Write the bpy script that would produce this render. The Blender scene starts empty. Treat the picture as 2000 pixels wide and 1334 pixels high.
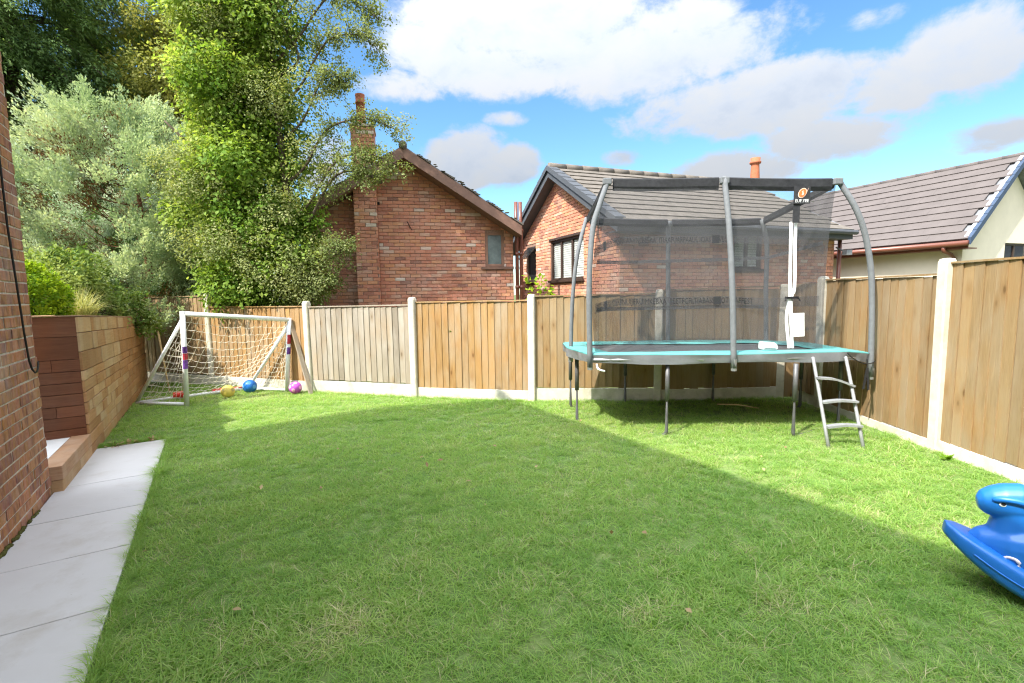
import bpy, math, random
import numpy as np
from mathutils import Matrix, Vector

S = bpy.context.scene
COL = S.collection
R = random.Random(7)
NR = np.random.default_rng(11)
rad = math.radians

# ------------------------------------------------------------------ camera
F_PX, PITCH, ROLL, CAM_H = 940.0, rad(5.75), 0.016, 1.65
fw = Vector((0, math.cos(PITCH), -math.sin(PITCH)))
up0 = Vector((0, math.sin(PITCH), math.cos(PITCH)))
rt0 = Vector((1, 0, 0))
rt = math.cos(ROLL) * rt0 - math.sin(ROLL) * up0
up = math.sin(ROLL) * rt0 + math.cos(ROLL) * up0
cd = bpy.data.cameras.new('camera')
cd.sensor_width = 36.0
cd.lens = F_PX / 2000 * 36
cd.clip_start, cd.clip_end = 0.05, 1500
cam = bpy.data.objects.new('camera', cd)
cam.matrix_world = Matrix(((rt.x, up.x, -fw.x, 0), (rt.y, up.y, -fw.y, 0), (rt.z, up.z, -fw.z, CAM_H), (0, 0, 0, 1)))
COL.objects.link(cam)
S.camera = cam

# ------------------------------------------------------------------ light, sky, exposure
SUN = Vector((-0.62, -0.55, 1.0)).normalized()
SUN_EL, SUN_AZ = math.asin(SUN.z), math.atan2(SUN.x, SUN.y)
S.view_settings.view_transform = 'Standard'
S.view_settings.look = 'None'
S.view_settings.gamma = 1.0
S.view_settings.use_curve_mapping = False
S.view_settings.exposure = 2.15
S.cycles.max_bounces = 10
S.cycles.diffuse_bounces = 6
S.cycles.transparent_max_bounces = 16
S.cycles.use_denoising = True
S.cycles.denoising_prefilter = 'NONE'
S.cycles.filter_width = 1.2

sd = bpy.data.lights.new('sun', 'SUN')
sd.energy = 2.0
sd.angle = rad(0.53)
sd.color = (1.0, 0.93, 0.80)
sun = bpy.data.objects.new('sun', sd)
sun.rotation_euler = SUN.to_track_quat('Z', 'Y').to_euler()
sun.location = (-6, -6, 12)
COL.objects.link(sun)


class NT:
    """tiny helper to write node trees"""
    def __init__(s, tree):
        s.t = tree
        s.t.nodes.clear()

    def n(s, typ, ins=None, **props):
        nd = s.t.nodes.new(typ)
        for k, v in props.items():
            setattr(nd, k, v)
        for k, v in (ins or {}).items():
            s.set(nd.inputs[k], v)
        return nd

    def set(s, sock, v):
        if isinstance(v, bpy.types.NodeSocket):
            s.t.links.new(v, sock)
        elif isinstance(v, bpy.types.Node):
            s.t.links.new(v.outputs[0], sock)
        else:
            if isinstance(v, (tuple, list)) and len(v) == 3 and sock.type == 'RGBA':
                v = (*v, 1)
            sock.default_value = v

    def m(s, op, a, b=0.0, c=0.0, clamp=False):
        nd = s.t.nodes.new('ShaderNodeMath')
        nd.operation = op
        nd.use_clamp = clamp
        for i, v in enumerate((a, b, c)):
            s.set(nd.inputs[i], v)
        return nd.outputs[0]

    def vm(s, op, a, b=(0, 0, 0)):
        nd = s.t.nodes.new('ShaderNodeVectorMath')
        nd.operation = op
        s.set(nd.inputs[0], a)
        s.set(nd.inputs[1], b)
        return nd.outputs['Vector']

    def mix(s, f, a, b, blend='MIX'):
        nd = s.t.nodes.new('ShaderNodeMix')
        nd.data_type = 'RGBA'
        nd.blend_type = blend
        s.set(nd.inputs[0], f)
        s.set(nd.inputs[6], a)
        s.set(nd.inputs[7], b)
        return nd.outputs[2]

    def noise(s, vec, scale, detail=4.0, rough=0.55, dist=0.0):
        nd = s.n('ShaderNodeTexNoise', {'Scale': scale, 'Detail': detail, 'Roughness': rough, 'Distortion': dist})
        if vec is not None:
            s.set(nd.inputs['Vector'], vec)
        return nd.outputs[0]

    def ramp(s, f, stops, interp='LINEAR'):
        nd = s.t.nodes.new('ShaderNodeValToRGB')
        cr = nd.color_ramp
        cr.interpolation = interp
        while len(cr.elements) < len(stops):
            cr.elements.new(0.5)
        for e, (p, c) in zip(cr.elements, stops):
            e.position = p
            e.color = (*c, 1)
        s.set(nd.inputs[0], f)
        return nd.outputs[0]

    def mr(s, v, a, b, c=0.0, d=1.0, smooth=False):
        nd = s.t.nodes.new('ShaderNodeMapRange')
        if smooth:
            nd.interpolation_type = 'SMOOTHSTEP'
        for i, x in enumerate((v, a, b, c, d)):
            s.set(nd.inputs[i], x)
        return nd.outputs[0]


def build_world():
    w = bpy.data.worlds.new('World')
    S.world = w
    w.use_nodes = True
    t = NT(w.node_tree)
    sky = t.n('ShaderNodeTexSky', sky_type='NISHITA', sun_disc=False, sun_elevation=SUN_EL, sun_rotation=SUN_AZ,
              air_density=1.0, dust_density=0.35, ozone_density=2.2, altitude=50)
    geo = t.n('ShaderNodeTexCoord')
    d = t.vm('NORMALIZE', geo.outputs['Generated'])
    sp = t.n('ShaderNodeSeparateXYZ', {0: d})
    x, y, z = sp.outputs
    az = t.m('ARCTAN2', x, y)
    el = t.m('ARCSINE', z)
    # clouds live on a flat layer high above the garden: perspective comes from dividing by height
    den = t.m('ADD', t.m('MAXIMUM', z, 0.0), 0.16)
    pv = t.n('ShaderNodeCombineXYZ', {0: t.m('DIVIDE', x, den), 1: t.m('DIVIDE', y, den), 2: 0.37})
    pv2 = t.n('ShaderNodeCombineXYZ', {0: az, 1: t.m('MULTIPLY', el, 1.5), 2: 1.7})
    n1 = t.noise(pv2.outputs[0], 7.0, 11, 0.64, 0.25)
    fine = t.noise(pv2.outputs[0], 30.0, 6, 0.6)
    dn = t.vm('ADD', pv2.outputs[0], (-0.02, 0.040, 0.0))
    n2 = t.noise(dn, 7.0, 11, 0.64, 0.25)
    # individual cloud banks: (azimuth, elevation, half widths, strength) in radians
    banks = [(0.02, 0.488, 0.292, 0.063, 1), (0.237, 0.413, 0.28, 0.063, 1), (0.019, 0.41, 0.257, 0.049, 0.9), (0.461, 0.32, 0.212, 0.059, 1), (0.571, 0.246, 0.124, 0.036, 0.9),
             (0.328, 0.462, 0.108, 0.036, 0.8), (-0.17, 0.447, 0.107, 0.054, 0.8), (-0.202, 0.386, 0.087, 0.029, 0.7), (0.732, 0.323, 0.084, 0.062, 1), (0.663, 0.302, 0.082, 0.049, 0.9),
             (0.776, 0.21, 0.068, 0.024, 0.9), (-0.081, 0.268, 0.097, 0.057, 1.05), (0.001, 0.253, 0.067, 0.045, 0.95), (0.414, 0.22, 0.108, 0.035, 1), (0.473, 0.207, 0.066, 0.024, 0.8),
             (0.219, 0.253, 0.037, 0.016, 0.6), (-0.003, 0.333, 0.046, 0.014, 0.6), (0.619, 0.401, 0.04, 0.013, 0.35), (-0.351, 0.235, 0.055, 0.053, 0.7), (-0.584, 0.334, 0.042, 0.044, 0.5)]
    fld = None
    for a0, e0, wa, we, st in banks:
        da = t.m('DIVIDE', t.m('SUBTRACT', az, a0), wa)
        de = t.m('DIVIDE', t.m('SUBTRACT', el, e0), we)
        q = t.m('ADD', t.m('MULTIPLY', da, da), t.m('MULTIPLY', de, de))
        b = t.m('MULTIPLY', t.m('SUBTRACT', 1.0, q), st)
        b = t.m('MAXIMUM', b, -1.0)
        fld = b if fld is None else t.m('MAXIMUM', fld, b)
    # out of view the cover is fuller: cloud added to brighten the shade
    far = t.mr(t.noise(pv.outputs[0], 0.9, 3, 0.5), 0.22, 0.50, -0.3, 1.0)
    away = t.m('MAXIMUM', t.mr(t.m('ABSOLUTE', az), 0.9, 1.1), t.mr(el, 0.66, 0.8))
    fld = t.m('ADD', t.m('MULTIPLY', fld, t.m('SUBTRACT', 1.0, away)), t.m('MULTIPLY', far, away))
    dens = t.m('ADD', t.m('MULTIPLY', fld, 0.95), t.m('MULTIPLY', t.m('SUBTRACT', n1, 0.5), 2.6))
    dens = t.m('ADD', dens, t.m('MULTIPLY', t.m('SUBTRACT', fine, 0.5), 0.75))
    cov = t.mr(dens, -0.26, 0.58, 0.0, 0.96, True)
    lit = t.m('ADD', t.m('MULTIPLY', t.m('SUBTRACT', n1, n2), 2.6), 0.50)
    c1 = t.noise(pv2.outputs[0], 3.0, 4, 0.55)
    c2 = t.noise(t.vm('ADD', pv2.outputs[0], (-0.02, 0.09, 0.0)), 3.0, 4, 0.55)
    lit = t.m('ADD', lit, t.m('MULTIPLY', t.m('SUBTRACT', c1, c2), 2.4))
    thick = t.mr(dens, 0.2, 1.3, 0.20, -0.14)
    lit = t.m('ADD', lit, thick, clamp=True)
    ccol = t.ramp(lit, [(0.0, (1.42, 1.57, 1.82)), (0.4, (1.58, 1.70, 1.90)), (0.75, (1.66, 1.73, 1.84)), (1.0, (1.70, 1.75, 1.84))])
    # an overcast layer is brighter towards the zenith (CIE gradation 1 + 4 exp(-0.7 / sin elevation))
    # and clouds near the sun scatter forward (CIE indicatrix 1 + N(exp(-3x) - exp(-3pi/2)) + E cos2 x)
    dot = t.n('ShaderNodeVectorMath', {0: d, 1: tuple(SUN)}, operation='DOT_PRODUCT').outputs['Value']
    chi = t.m('ARCCOSINE', dot)
    ind = t.m('ADD', 1.0, t.m('MULTIPLY', t.m('SUBTRACT', t.m('EXPONENT', t.m('MULTIPLY', chi, -3.0)), 0.009), 10.0))
    ind = t.m('ADD', ind, t.m('MULTIPLY', t.m('MULTIPLY', dot, dot), 0.45))
    cie = t.m('MULTIPLY', t.m('ADD', 1.0, t.m('MULTIPLY', t.m('EXPONENT', t.m('DIVIDE', -0.7, t.m('MAXIMUM', z, 0.02))), 4.0)), 0.64)
    cie = t.m('MULTIPLY', cie, ind)
    ccol = t.vm('SCALE', ccol)
    ccol.node.inputs['Scale'].default_value = 1.0
    t.set(ccol.node.inputs['Scale'], cie)
    blue = t.mix(1.0, sky.outputs[0], (0.46, 0.52, 0.53), 'MULTIPLY')
    hs = t.n('ShaderNodeHueSaturation', {'Saturation': 1.12, 'Value': 1.0, 'Color': blue})
    col = t.mix(cov, hs.outputs[0], ccol)
    up_mask = t.mr(z, -0.02, 0.03)
    col = t.mix(up_mask, hs.outputs[0], col)
    bg = t.n('ShaderNodeBackground', {'Color': col, 'Strength': 0.12})
    out = t.n('ShaderNodeOutputWorld', {'Surface': bg.outputs[0]})


build_world()


# ------------------------------------------------------------------ object helpers
def setp(o, label=None, cat=None, group=None, kind=None):
    for k, v in (('label', label), ('category', cat), ('group', group), ('kind', kind)):
        if v:
            o[k] = v
    return o


def thing(name, label, cat, loc=(0, 0, 0), rz=0.0, group=None):
    o = bpy.data.objects.new(name, None)
    o.empty_display_size = 0.2
    o.location = loc
    o.rotation_euler = (0, 0, rz)
    COL.objects.link(o)
    return setp(o, label, cat, group)


def mesh_np(name, V, faces, mat=None, smooth=False, tint=None):
    """V (n,3); faces: list of index lists or (m,k) int array"""
    me = bpy.data.meshes.new(name)
    V = np.asarray(V, dtype=np.float32)
    if isinstance(faces, np.ndarray):
        m, k = faces.shape
        me.vertices.add(len(V))
        me.vertices.foreach_set('co', V.ravel())
        me.loops.add(m * k)
        me.loops.foreach_set('vertex_index', faces.astype(np.int32).ravel())
        me.polygons.add(m)
        me.polygons.foreach_set('loop_start', np.arange(0, m * k, k, dtype=np.int32))
        me.update(calc_edges=True)
    else:
        me.from_pydata(V.tolist(), [], faces)
        me.update()
    if smooth:
        me.polygons.foreach_set('use_smooth', np.ones(len(me.polygons), dtype=bool))
    if tint is not None:
        at = me.attributes.new('tint', 'FLOAT', 'POINT')
        at.data.foreach_set('value', np.asarray(tint, dtype=np.float32))
    if mat:
        me.materials.append(mat)
    return me


def put(name, me, parent=None, loc=(0, 0, 0), rot=(0, 0, 0), **kw):
    o = bpy.data.objects.new(name, me)
    o.parent = parent
    o.location = loc
    o.rotation_euler = rot
    COL.objects.link(o)
    return setp(o, **kw)


class MB:
    """collects shapes into one mesh"""
    def __init__(s):
        s.v, s.f = [], []

    def add(s, V, Fs):
        b = len(s.v)
        s.v.extend([tuple(map(float, p)) for p in V])
        s.f.extend([[i + b for i in f] for f in Fs])
        return s

    def box(s, lo, hi):
        x0, y0, z0 = lo
        x1, y1, z1 = hi
        return s.add([(x0, y0, z0), (x1, y0, z0), (x1, y1, z0), (x0, y1, z0), (x0, y0, z1), (x1, y0, z1), (x1, y1, z1), (x0, y1, z1)],
                     [(0, 3, 2, 1), (4, 5, 6, 7), (0, 1, 5, 4), (1, 2, 6, 5), (2, 3, 7, 6), (3, 0, 4, 7)])

    def hexa(s, P):
        return s.add(P, [(0, 3, 2, 1), (4, 5, 6, 7), (0, 1, 5, 4), (1, 2, 6, 5), (2, 3, 7, 6), (3, 0, 4, 7)])

    def beam(s, a, b, w, h, upv=(0, 0, 1)):
        """rectangular bar from a to b, w wide (sideways), h high"""
        a, b = Vector(a), Vector(b)
        d = (b - a).normalized()
        si = d.cross(Vector(upv)).normalized() * (w / 2)
        u_ = si.cross(d).normalized() * (h / 2)
        return s.hexa([a - si - u_, b - si - u_, b + si - u_, a + si - u_, a - si + u_, b - si + u_, b + si + u_, a + si + u_])

    def prism(s, poly, depth):
        """poly: list of 3D points, extruded by vector depth"""
        n = len(poly)
        dv = Vector(depth)
        P = [Vector(p) for p in poly]
        V = P + [p + dv for p in P]
        return s.add(V, [list(range(n))[::-1], list(range(n, 2 * n))] + [(i, (i + 1) % n, n + (i + 1) % n, n + i) for i in range(n)])

    def tube(s, pts, r, n=8, caps=True):
        P = [Vector(p) for p in pts]
        rs = r if isinstance(r, (list, tuple)) else [r] * len(P)
        ref = Vector((0, 0, 1))
        if abs((P[-1] - P[0]).normalized().z) > 0.8:
            ref = Vector((1, 0, 0.01))
        V = []
        for i, p in enumerate(P):
            d = (P[min(i + 1, len(P) - 1)] - P[max(i - 1, 0)]).normalized()
            a = d.cross(ref).normalized()
            b = d.cross(a).normalized()
            for k in range(n):
                t_ = 2 * math.pi * k / n
                V.append(p + (a * math.cos(t_) + b * math.sin(t_)) * rs[i])
        Fs = []
        for i in range(len(P) - 1):
            for k in range(n):
                k2 = (k + 1) % n
                Fs.append((i * n + k, i * n + k2, (i + 1) * n + k2, (i + 1) * n + k))
        if caps:
            Fs.append(tuple(range(n))[::-1])
            Fs.append(tuple(range((len(P) - 1) * n, len(P) * n)))
        return s.add(V, Fs)

    def lathe(s, prof, c=(0, 0, 0), n=16):
        V = []
        for r_, z_ in prof:
            for k in range(n):
                t_ = 2 * math.pi * k / n
                V.append((c[0] + r_ * math.cos(t_), c[1] + r_ * math.sin(t_), c[2] + z_))
        Fs = []
        for i in range(len(prof) - 1):
            for k in range(n):
                k2 = (k + 1) % n
                Fs.append((i * n + k, i * n + k2, (i + 1) * n + k2, (i + 1) * n + k))
        Fs.append(tuple(range(n))[::-1])
        Fs.append(tuple(range((len(prof) - 1) * n, len(prof) * n)))
        return s.add(V, Fs)

    def sphere(s, c, r, n=16, m=10, rot=None):
        rr = (r, r, r) if not isinstance(r, (tuple, list)) else r
        V, Fs = [], []
        for i in range(m + 1):
            ph = math.pi * i / m
            for k in range(n):
                th_ = 2 * math.pi * k / n
                p = Vector((rr[0] * math.sin(ph) * math.cos(th_), rr[1] * math.sin(ph) * math.sin(th_), rr[2] * math.cos(ph)))
                if rot is not None:
                    p = rot @ p
                V.append(p + Vector(c))
        for i in range(m):
            for k in range(n):
                k2 = (k + 1) % n
                Fs.append((i * n + k, i * n + k2, (i + 1) * n + k2, (i + 1) * n + k))
        return s.add(V, Fs)

    def mesh(s, name, mat, smooth=False):
        me = mesh_np(name, np.array(s.v), s.f, mat)
        if smooth:
            me.polygons.foreach_set('use_smooth', np.ones(len(me.polygons), dtype=bool))
        return me

    def put(s, name, mat, parent=None, smooth=False, loc=(0, 0, 0), rot=(0, 0, 0), bevel=0.0, off=None, **kw):
        if off is not None:
            o3 = Vector(off)
            s.v = [tuple(Vector(p) - o3) for p in s.v]
        o = put(name, s.mesh(name, mat, smooth), parent, loc, rot, **kw)
        if bevel:
            b = o.modifiers.new('bevel', 'BEVEL')
            b.width = bevel
            b.segments = 2
            b.limit_method = 'ANGLE'
        return o


# ------------------------------------------------------------------ materials
MATS = {}


def material(name):
    m = bpy.data.materials.new(name)
    m.use_nodes = True
    MATS[name] = m
    return m, NT(m.node_tree)


def finish(t, color, rough=0.7, bump=None, bstr=0.3, bdist=0.01, spec=0.3, extra=None):
    p = t.n('ShaderNodeBsdfPrincipled', {'Base Color': color, 'Roughness': rough, 'Specular IOR Level': spec})
    if bump is not None:
        b = t.n('ShaderNodeBump', {'Height': bump, 'Strength': bstr, 'Distance': bdist})
        t.set(p.inputs['Normal'], b.outputs[0])
    for k, v in (extra or {}).items():
        t.set(p.inputs[k], v)
    t.n('ShaderNodeOutputMaterial', {'Surface': p.outputs[0]})


def pos(t):
    return t.n('ShaderNodeNewGeometry').outputs['Position']


def rnd(t):
    """a number that differs from piece to piece, whether the piece is an object or an island"""
    a = t.n('ShaderNodeObjectInfo').outputs['Random']
    b = t.n('ShaderNodeNewGeometry').outputs['Random Per Island']
    return t.m('FRACT', t.m('ADD', a, b))


def plain(name, c, rough=0.6, spec=0.3, nscale=9.0, var=0.25, bump=0.15, metal=0.0, coat=0.0, dirt=None):
    m, t = material(name)
    p = pos(t)
    n = t.noise(p, nscale, 6, 0.6)
    f = t.mr(n, 0.3, 0.7)
    lo = tuple(v * (1 - var) for v in c)
    hi = tuple(min(1, v * (1 + var * 0.6)) for v in c)
    col = t.mix(f, lo, hi)
    if dirt:
        dn = t.mr(t.noise(p, 3.1, 7, 0.65), 0.5, 0.75)
        col = t.mix(t.m('MULTIPLY', dn, dirt[1]), col, dirt[0])
    fine = t.noise(p, nscale * 14, 3)
    finish(t, col, rough, fine, bump, 0.004, spec, {'Metallic': metal, 'Coat Weight': coat})
    return m


def brick_mat(name, stops, streak=False, soot=0.25):
    m, t = material(name)
    p = pos(t)
    r = rnd(t)
    col = t.ramp(r, stops)
    n = t.noise(p, 26, 5, 0.65)
    col = t.mix(t.mr(n, 0.35, 0.75, 0, 0.55), col, t.mix(0.5, col, (0.62, 0.50, 0.42)))
    if streak:
        # kiln bands that run across each brick
        s_ = t.noise(t.vm('MULTIPLY', p, (22, 22, 4)), 1.0, 3, 0.5)
        col = t.mix(t.mr(s_, 0.42, 0.66, 0, 0.75), col, (0.34, 0.165, 0.045))
        s2 = t.noise(t.vm('ADD', t.vm('MULTIPLY', p, (17, 17, 6)), (5, 3, 9)), 1.0, 3, 0.5)
        col = t.mix(t.mr(s2, 0.5, 0.7, 0, 0.7), col, (0.13, 0.06, 0.06))
    w = t.noise(p, 1.6, 6, 0.6)
    col = t.mix(t.mr(w, 0.5, 0.72, 0, soot), col, (0.62, 0.55, 0.48))
    w2 = t.noise(t.vm('ADD', p, (7, 1, 4)), 2.3, 6, 0.6)
    col = t.mix(t.mr(w2, 0.52, 0.75, 0, soot), col, (0.11, 0.06, 0.045))
    finish(t, col, 0.88, t.noise(p, 90, 5, 0.7), 0.6, 0.006, 0.2)
    return m


def wood_mat(name, base, dark, grey=(0.42, 0.36, 0.28), grey_amt=0.3, axis='z', rough=0.8, knots=True, tintvar=0.85):
    m, t = material(name)
    p = pos(t)
    r = rnd(t)
    sh = t.n('ShaderNodeCombineXYZ', {0: t.m('MULTIPLY', r, 31.0), 1: t.m('MULTIPLY', r, 17.0), 2: t.m('MULTIPLY', r, 53.0)})
    q = t.vm('ADD', p, sh.outputs[0])
    sc = {'z': (1, 1, 0.055), 'x': (0.055, 0.055, 1)}[axis]
    g = t.noise(t.vm('MULTIPLY', q, sc), 55, 6, 0.62, 1.2)
    col = t.mix(t.mr(g, 0.3, 0.72), dark, base)
    r2 = t.m('FRACT', t.m('MULTIPLY', r, 7.31))
    col = t.mix(t.m('MULTIPLY', t.m('ABSOLUTE', t.m('SUBTRACT', r2, 0.5)), tintvar), col, t.mix(r2, tuple(v * 0.42 for v in base), tuple(min(1, v * 1.25) for v in base)))
    gp = t.noise(t.vm('MULTIPLY', q, (1, 1, 0.35)), 2.6, 5, 0.6)
    col = t.mix(t.mr(gp, 0.42, 0.70, 0, grey_amt), col, grey)
    op = t.noise(t.vm('MULTIPLY', t.vm('ADD', p, (3, 8, 1)), (1, 1, 0.5)), 3.3, 5, 0.6)
    col = t.mix(t.mr(op, 0.5, 0.74, 0, 0.42), col, (min(1, base[0] * 1.08), base[1] * 0.80, base[2] * 0.5))
    if knots:
        kv = t.n('ShaderNodeTexVoronoi', {'Vector': t.vm('MULTIPLY', q, (1, 1, 0.45)), 'Scale': 5.2, 'Randomness': 1.0})
        kd = kv.outputs['Distance']
        col = t.mix(t.mr(kd, 0.105, 0.045, 0, 0.85), col, tuple(v * 0.28 for v in dark))
        ring = t.mr(kd, 0.30, 0.09, 0, 0.45)
        col = t.mix(ring, col, (dark[0] * 0.9, dark[1] * 0.72, dark[2] * 0.5))
    finish(t, col, rough, g, 0.35, 0.006, 0.2)
    return m


def leaf_mat(name, stops, trans=0.35, rough=0.5, tcol=1.25, noise_s=1.4):
    m, t = material(name)
    a = t.n('ShaderNodeAttribute', attribute_name='tint').outputs['Fac']
    r = t.n('ShaderNodeNewGeometry').outputs['Random Per Island']
    f = t.m('ADD', t.m('MULTIPLY', a, 0.84), t.m('MULTIPLY', r, 0.16))
    col = t.ramp(f, stops)
    d = t.n('ShaderNodeBsdfPrincipled', {'Base Color': col, 'Roughness': 0.62, 'Specular IOR Level': 0.15})
    tc = t.mix(1.0, col, (tcol * 1.05, tcol, tcol * 0.55), 'MULTIPLY')
    tr = t.n('ShaderNodeBsdfTranslucent', {'Color': tc})
    mx = t.n('ShaderNodeMixShader', {0: trans, 1: d.outputs[0], 2: tr.outputs[0]})
    t.n('ShaderNodeOutputMaterial', {'Surface': mx.outputs[0]})
    return m


def glass_mat(name, tint, clear):
    m, t = material(name)
    tr = t.n('ShaderNodeBsdfTransparent', {'Color': tint})
    gl = t.n('ShaderNodeBsdfPrincipled', {'Base Color': (0.03, 0.035, 0.04), 'Roughness': 0.04, 'Specular IOR Level': 0.6})
    mx = t.n('ShaderNodeMixShader', {0: clear, 1: gl.outputs[0], 2: tr.outputs[0]})
    t.n('ShaderNodeOutputMaterial', {'Surface': mx.outputs[0]})
    return m


def mesh_fabric(name, c, clear):
    """woven netting: the threads are far finer than a pixel, so a share of the light passes straight through"""
    m, t = material(name)
    p = pos(t)
    tr = t.n('ShaderNodeBsdfTransparent')
    d = t.n('ShaderNodeBsdfDiffuse', {'Color': c})
    n = t.noise(p, 5.0, 4, 0.6)
    mx = t.n('ShaderNodeMixShader', {0: t.mr(n, 0.3, 0.7, clear - 0.05, clear + 0.05), 1: d.outputs[0], 2: tr.outputs[0]})
    t.n('ShaderNodeOutputMaterial', {'Surface': mx.outputs[0]})
    return m


M_BRICK_FAR = brick_mat('brick_reclaimed', [(0.0, (0.26, 0.11, 0.08)), (0.06, (0.43, 0.165, 0.105)), (0.3, (0.54, 0.205, 0.125)), (0.55, (0.58, 0.24, 0.145)),
                                            (0.75, (0.60, 0.275, 0.135)), (0.88, (0.54, 0.265, 0.17)), (0.965, (0.60, 0.36, 0.26)), (0.99, (0.66, 0.53, 0.44)), (1.0, (0.70, 0.62, 0.54))], soot=0.3)
M_BRICK_NEAR = brick_mat('brick_banded', [(0.0, (0.24, 0.095, 0.075)), (0.3, (0.34, 0.125, 0.075)), (0.6, (0.42, 0.165, 0.08)), (0.85, (0.38, 0.18, 0.09)), (1.0, (0.28, 0.115, 0.095))], True, 0.28)
M_MORTAR = plain('mortar', (0.62, 0.54, 0.46), 0.95, 0.1, 30, 0.3, 0.5)
M_MORTAR_FAR = plain('mortar_red', (0.30, 0.19, 0.145), 0.95, 0.1, 30, 0.3, 0.5)
M_CONC = plain('concrete_post', (0.60, 0.555, 0.465), 0.9, 0.1, 14, 0.14, 0.5, dirt=((0.34, 0.32, 0.23), 0.65))
M_GRAVELB = plain('concrete_board', (0.64, 0.60, 0.52), 0.9, 0.1, 9, 0.16, 0.5, dirt=((0.29, 0.31, 0.18), 0.75))
def slab_mat():
    m, t = material('porcelain_slab')
    p = pos(t)
    r = t.n('ShaderNodeObjectInfo').outputs['Random']
    q = t.vm('ADD', p, t.n('ShaderNodeCombineXYZ', {0: t.m('MULTIPLY', r, 9.0), 1: t.m('MULTIPLY', r, 5.0)}).outputs[0])
    col = t.mix(r, (0.545, 0.535, 0.535), (0.61, 0.595, 0.59))
    cloud = t.noise(q, 2.6, 7, 0.62)
    col = t.mix(t.mr(cloud, 0.35, 0.7, 0, 0.35), col, (0.48, 0.46, 0.44))
    vein = t.noise(t.vm('MULTIPLY', q, (2.0, 7.0, 1.0)), 2.2, 6, 0.6, 1.5)
    col = t.mix(t.mr(vein, 0.55, 0.75, 0, 0.25), col, (0.66, 0.645, 0.63))
    stain = t.noise(t.vm('ADD', p, (4, 2, 0)), 1.7, 8, 0.7)
    col = t.mix(t.mr(stain, 0.52, 0.72, 0, 0.6), col, (0.40, 0.355, 0.30))
    sp = t.n('ShaderNodeTexVoronoi', {'Vector': q, 'Scale': 13.0}).outputs['Distance']
    col = t.mix(t.mr(sp, 0.055, 0.03, 0, 0.5), col, (0.27, 0.24, 0.20))
    finish(t, col, 0.62, t.noise(p, 60, 5, 0.6), 0.12, 0.003, 0.3)
    return m


M_SLAB = slab_mat()
M_PATHBED = plain('path_bed', (0.08, 0.075, 0.065), 0.95, 0.1)
M_SOIL = plain('soil', (0.09, 0.06, 0.04), 0.95, 0.1, 12, 0.4, 1.0)
M_FENCE = [wood_mat('fence_tan', (0.325, 0.222, 0.112), (0.215, 0.137, 0.063), (0.33, 0.272, 0.19), 0.6),
           wood_mat('fence_orange', (0.385, 0.238, 0.100), (0.245, 0.137, 0.052), (0.38, 0.31, 0.225), 0.7),
           wood_mat('fence_grey', (0.335, 0.285, 0.225), (0.235, 0.195, 0.15), (0.41, 0.37, 0.32), 0.9),
           wood_mat('fence_brown', (0.315, 0.212, 0.108), (0.205, 0.130, 0.06), (0.32, 0.262, 0.185), 0.6)]
M_SLEEPER = wood_mat('sleeper_face', (0.53, 0.345, 0.185), (0.37, 0.22, 0.105), (0.57, 0.45, 0.32), 0.5, 'x', 0.8, False, 0.8)
M_SLEEPER_OR = wood_mat('sleeper_face_orange', (0.45, 0.25, 0.115), (0.30, 0.15, 0.065), (0.50, 0.36, 0.23), 0.35, 'x', 0.8, False, 0.8)
M_SLEEPER_DK = wood_mat('sleeper_end', (0.215, 0.088, 0.048), (0.105, 0.040, 0.022), (0.19, 0.10, 0.065), 0.4, 'x', 0.6, False, 0.9)
M_SLEEPER_TOP = wood_mat('sleeper_top', (0.44, 0.27, 0.16), (0.30, 0.165, 0.09), (0.52, 0.42, 0.33), 0.5, 'x', 0.75, False, 0.4)
M_TILE = plain('roof_tile', (0.150, 0.132, 0.114), 0.85, 0.2, 7, 0.28, 0.6, dirt=((0.085, 0.08, 0.062), 0.5))
M_TILE_NEW = plain('roof_tile_smooth', (0.118, 0.102, 0.098), 0.8, 0.2, 3, 0.12, 0.3)
M_VERGE = plain('verge_grey', (0.075, 0.082, 0.094), 0.6, 0.3, 6, 0.15)
M_BARGE = plain('barge_brown', (0.20, 0.115, 0.085), 0.6, 0.3, 6, 0.2)
M_BROWN = plain('brown_plastic', (0.16, 0.055, 0.035), 0.35, 0.45, 6, 0.15, 0.05)
M_FRAME_DK = plain('window_brown', (0.055, 0.035, 0.027), 0.4, 0.4, 6, 0.15, 0.05)
M_FRAME_TAN = plain('window_tan', (0.27, 0.15, 0.10), 0.5, 0.4, 6, 0.15, 0.05)
M_RENDER = plain('cream_render', (0.74, 0.655, 0.53), 0.9, 0.15, 4, 0.05, 0.25)
M_POT = plain('terracotta', (0.40, 0.135, 0.07), 0.8, 0.2, 8, 0.2)
M_LEAD = plain('lead', (0.20, 0.21, 0.23), 0.6, 0.3)
M_WHITE = plain('white_plastic', (0.80, 0.81, 0.82), 0.4, 0.4, 10, 0.06, 0.08, dirt=((0.5, 0.48, 0.42), 0.3))
M_PAPER = plain('white_paper', (0.85, 0.85, 0.84), 0.8, 0.1, 4, 0.03, 0.0)
M_BLIND = plain('blind_white', (0.82, 0.80, 0.76), 0.7, 0.2, 4, 0.03, 0.0)
M_POLE = plain('foam_sleeve', (0.155, 0.165, 0.175), 0.75, 0.2, 20, 0.15, 0.2)
M_STEEL = plain('galvanised_steel', (0.34, 0.35, 0.36), 0.45, 0.5, 12, 0.2, 0.1, 0.7)
M_LEGS = plain('leg_steel', (0.13, 0.13, 0.135), 0.5, 0.4, 12, 0.3, 0.1, 0.4)
M_LADDER = plain('ladder_grey', (0.30, 0.31, 0.32), 0.5, 0.4, 12, 0.15, 0.1, 0.3)
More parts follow.
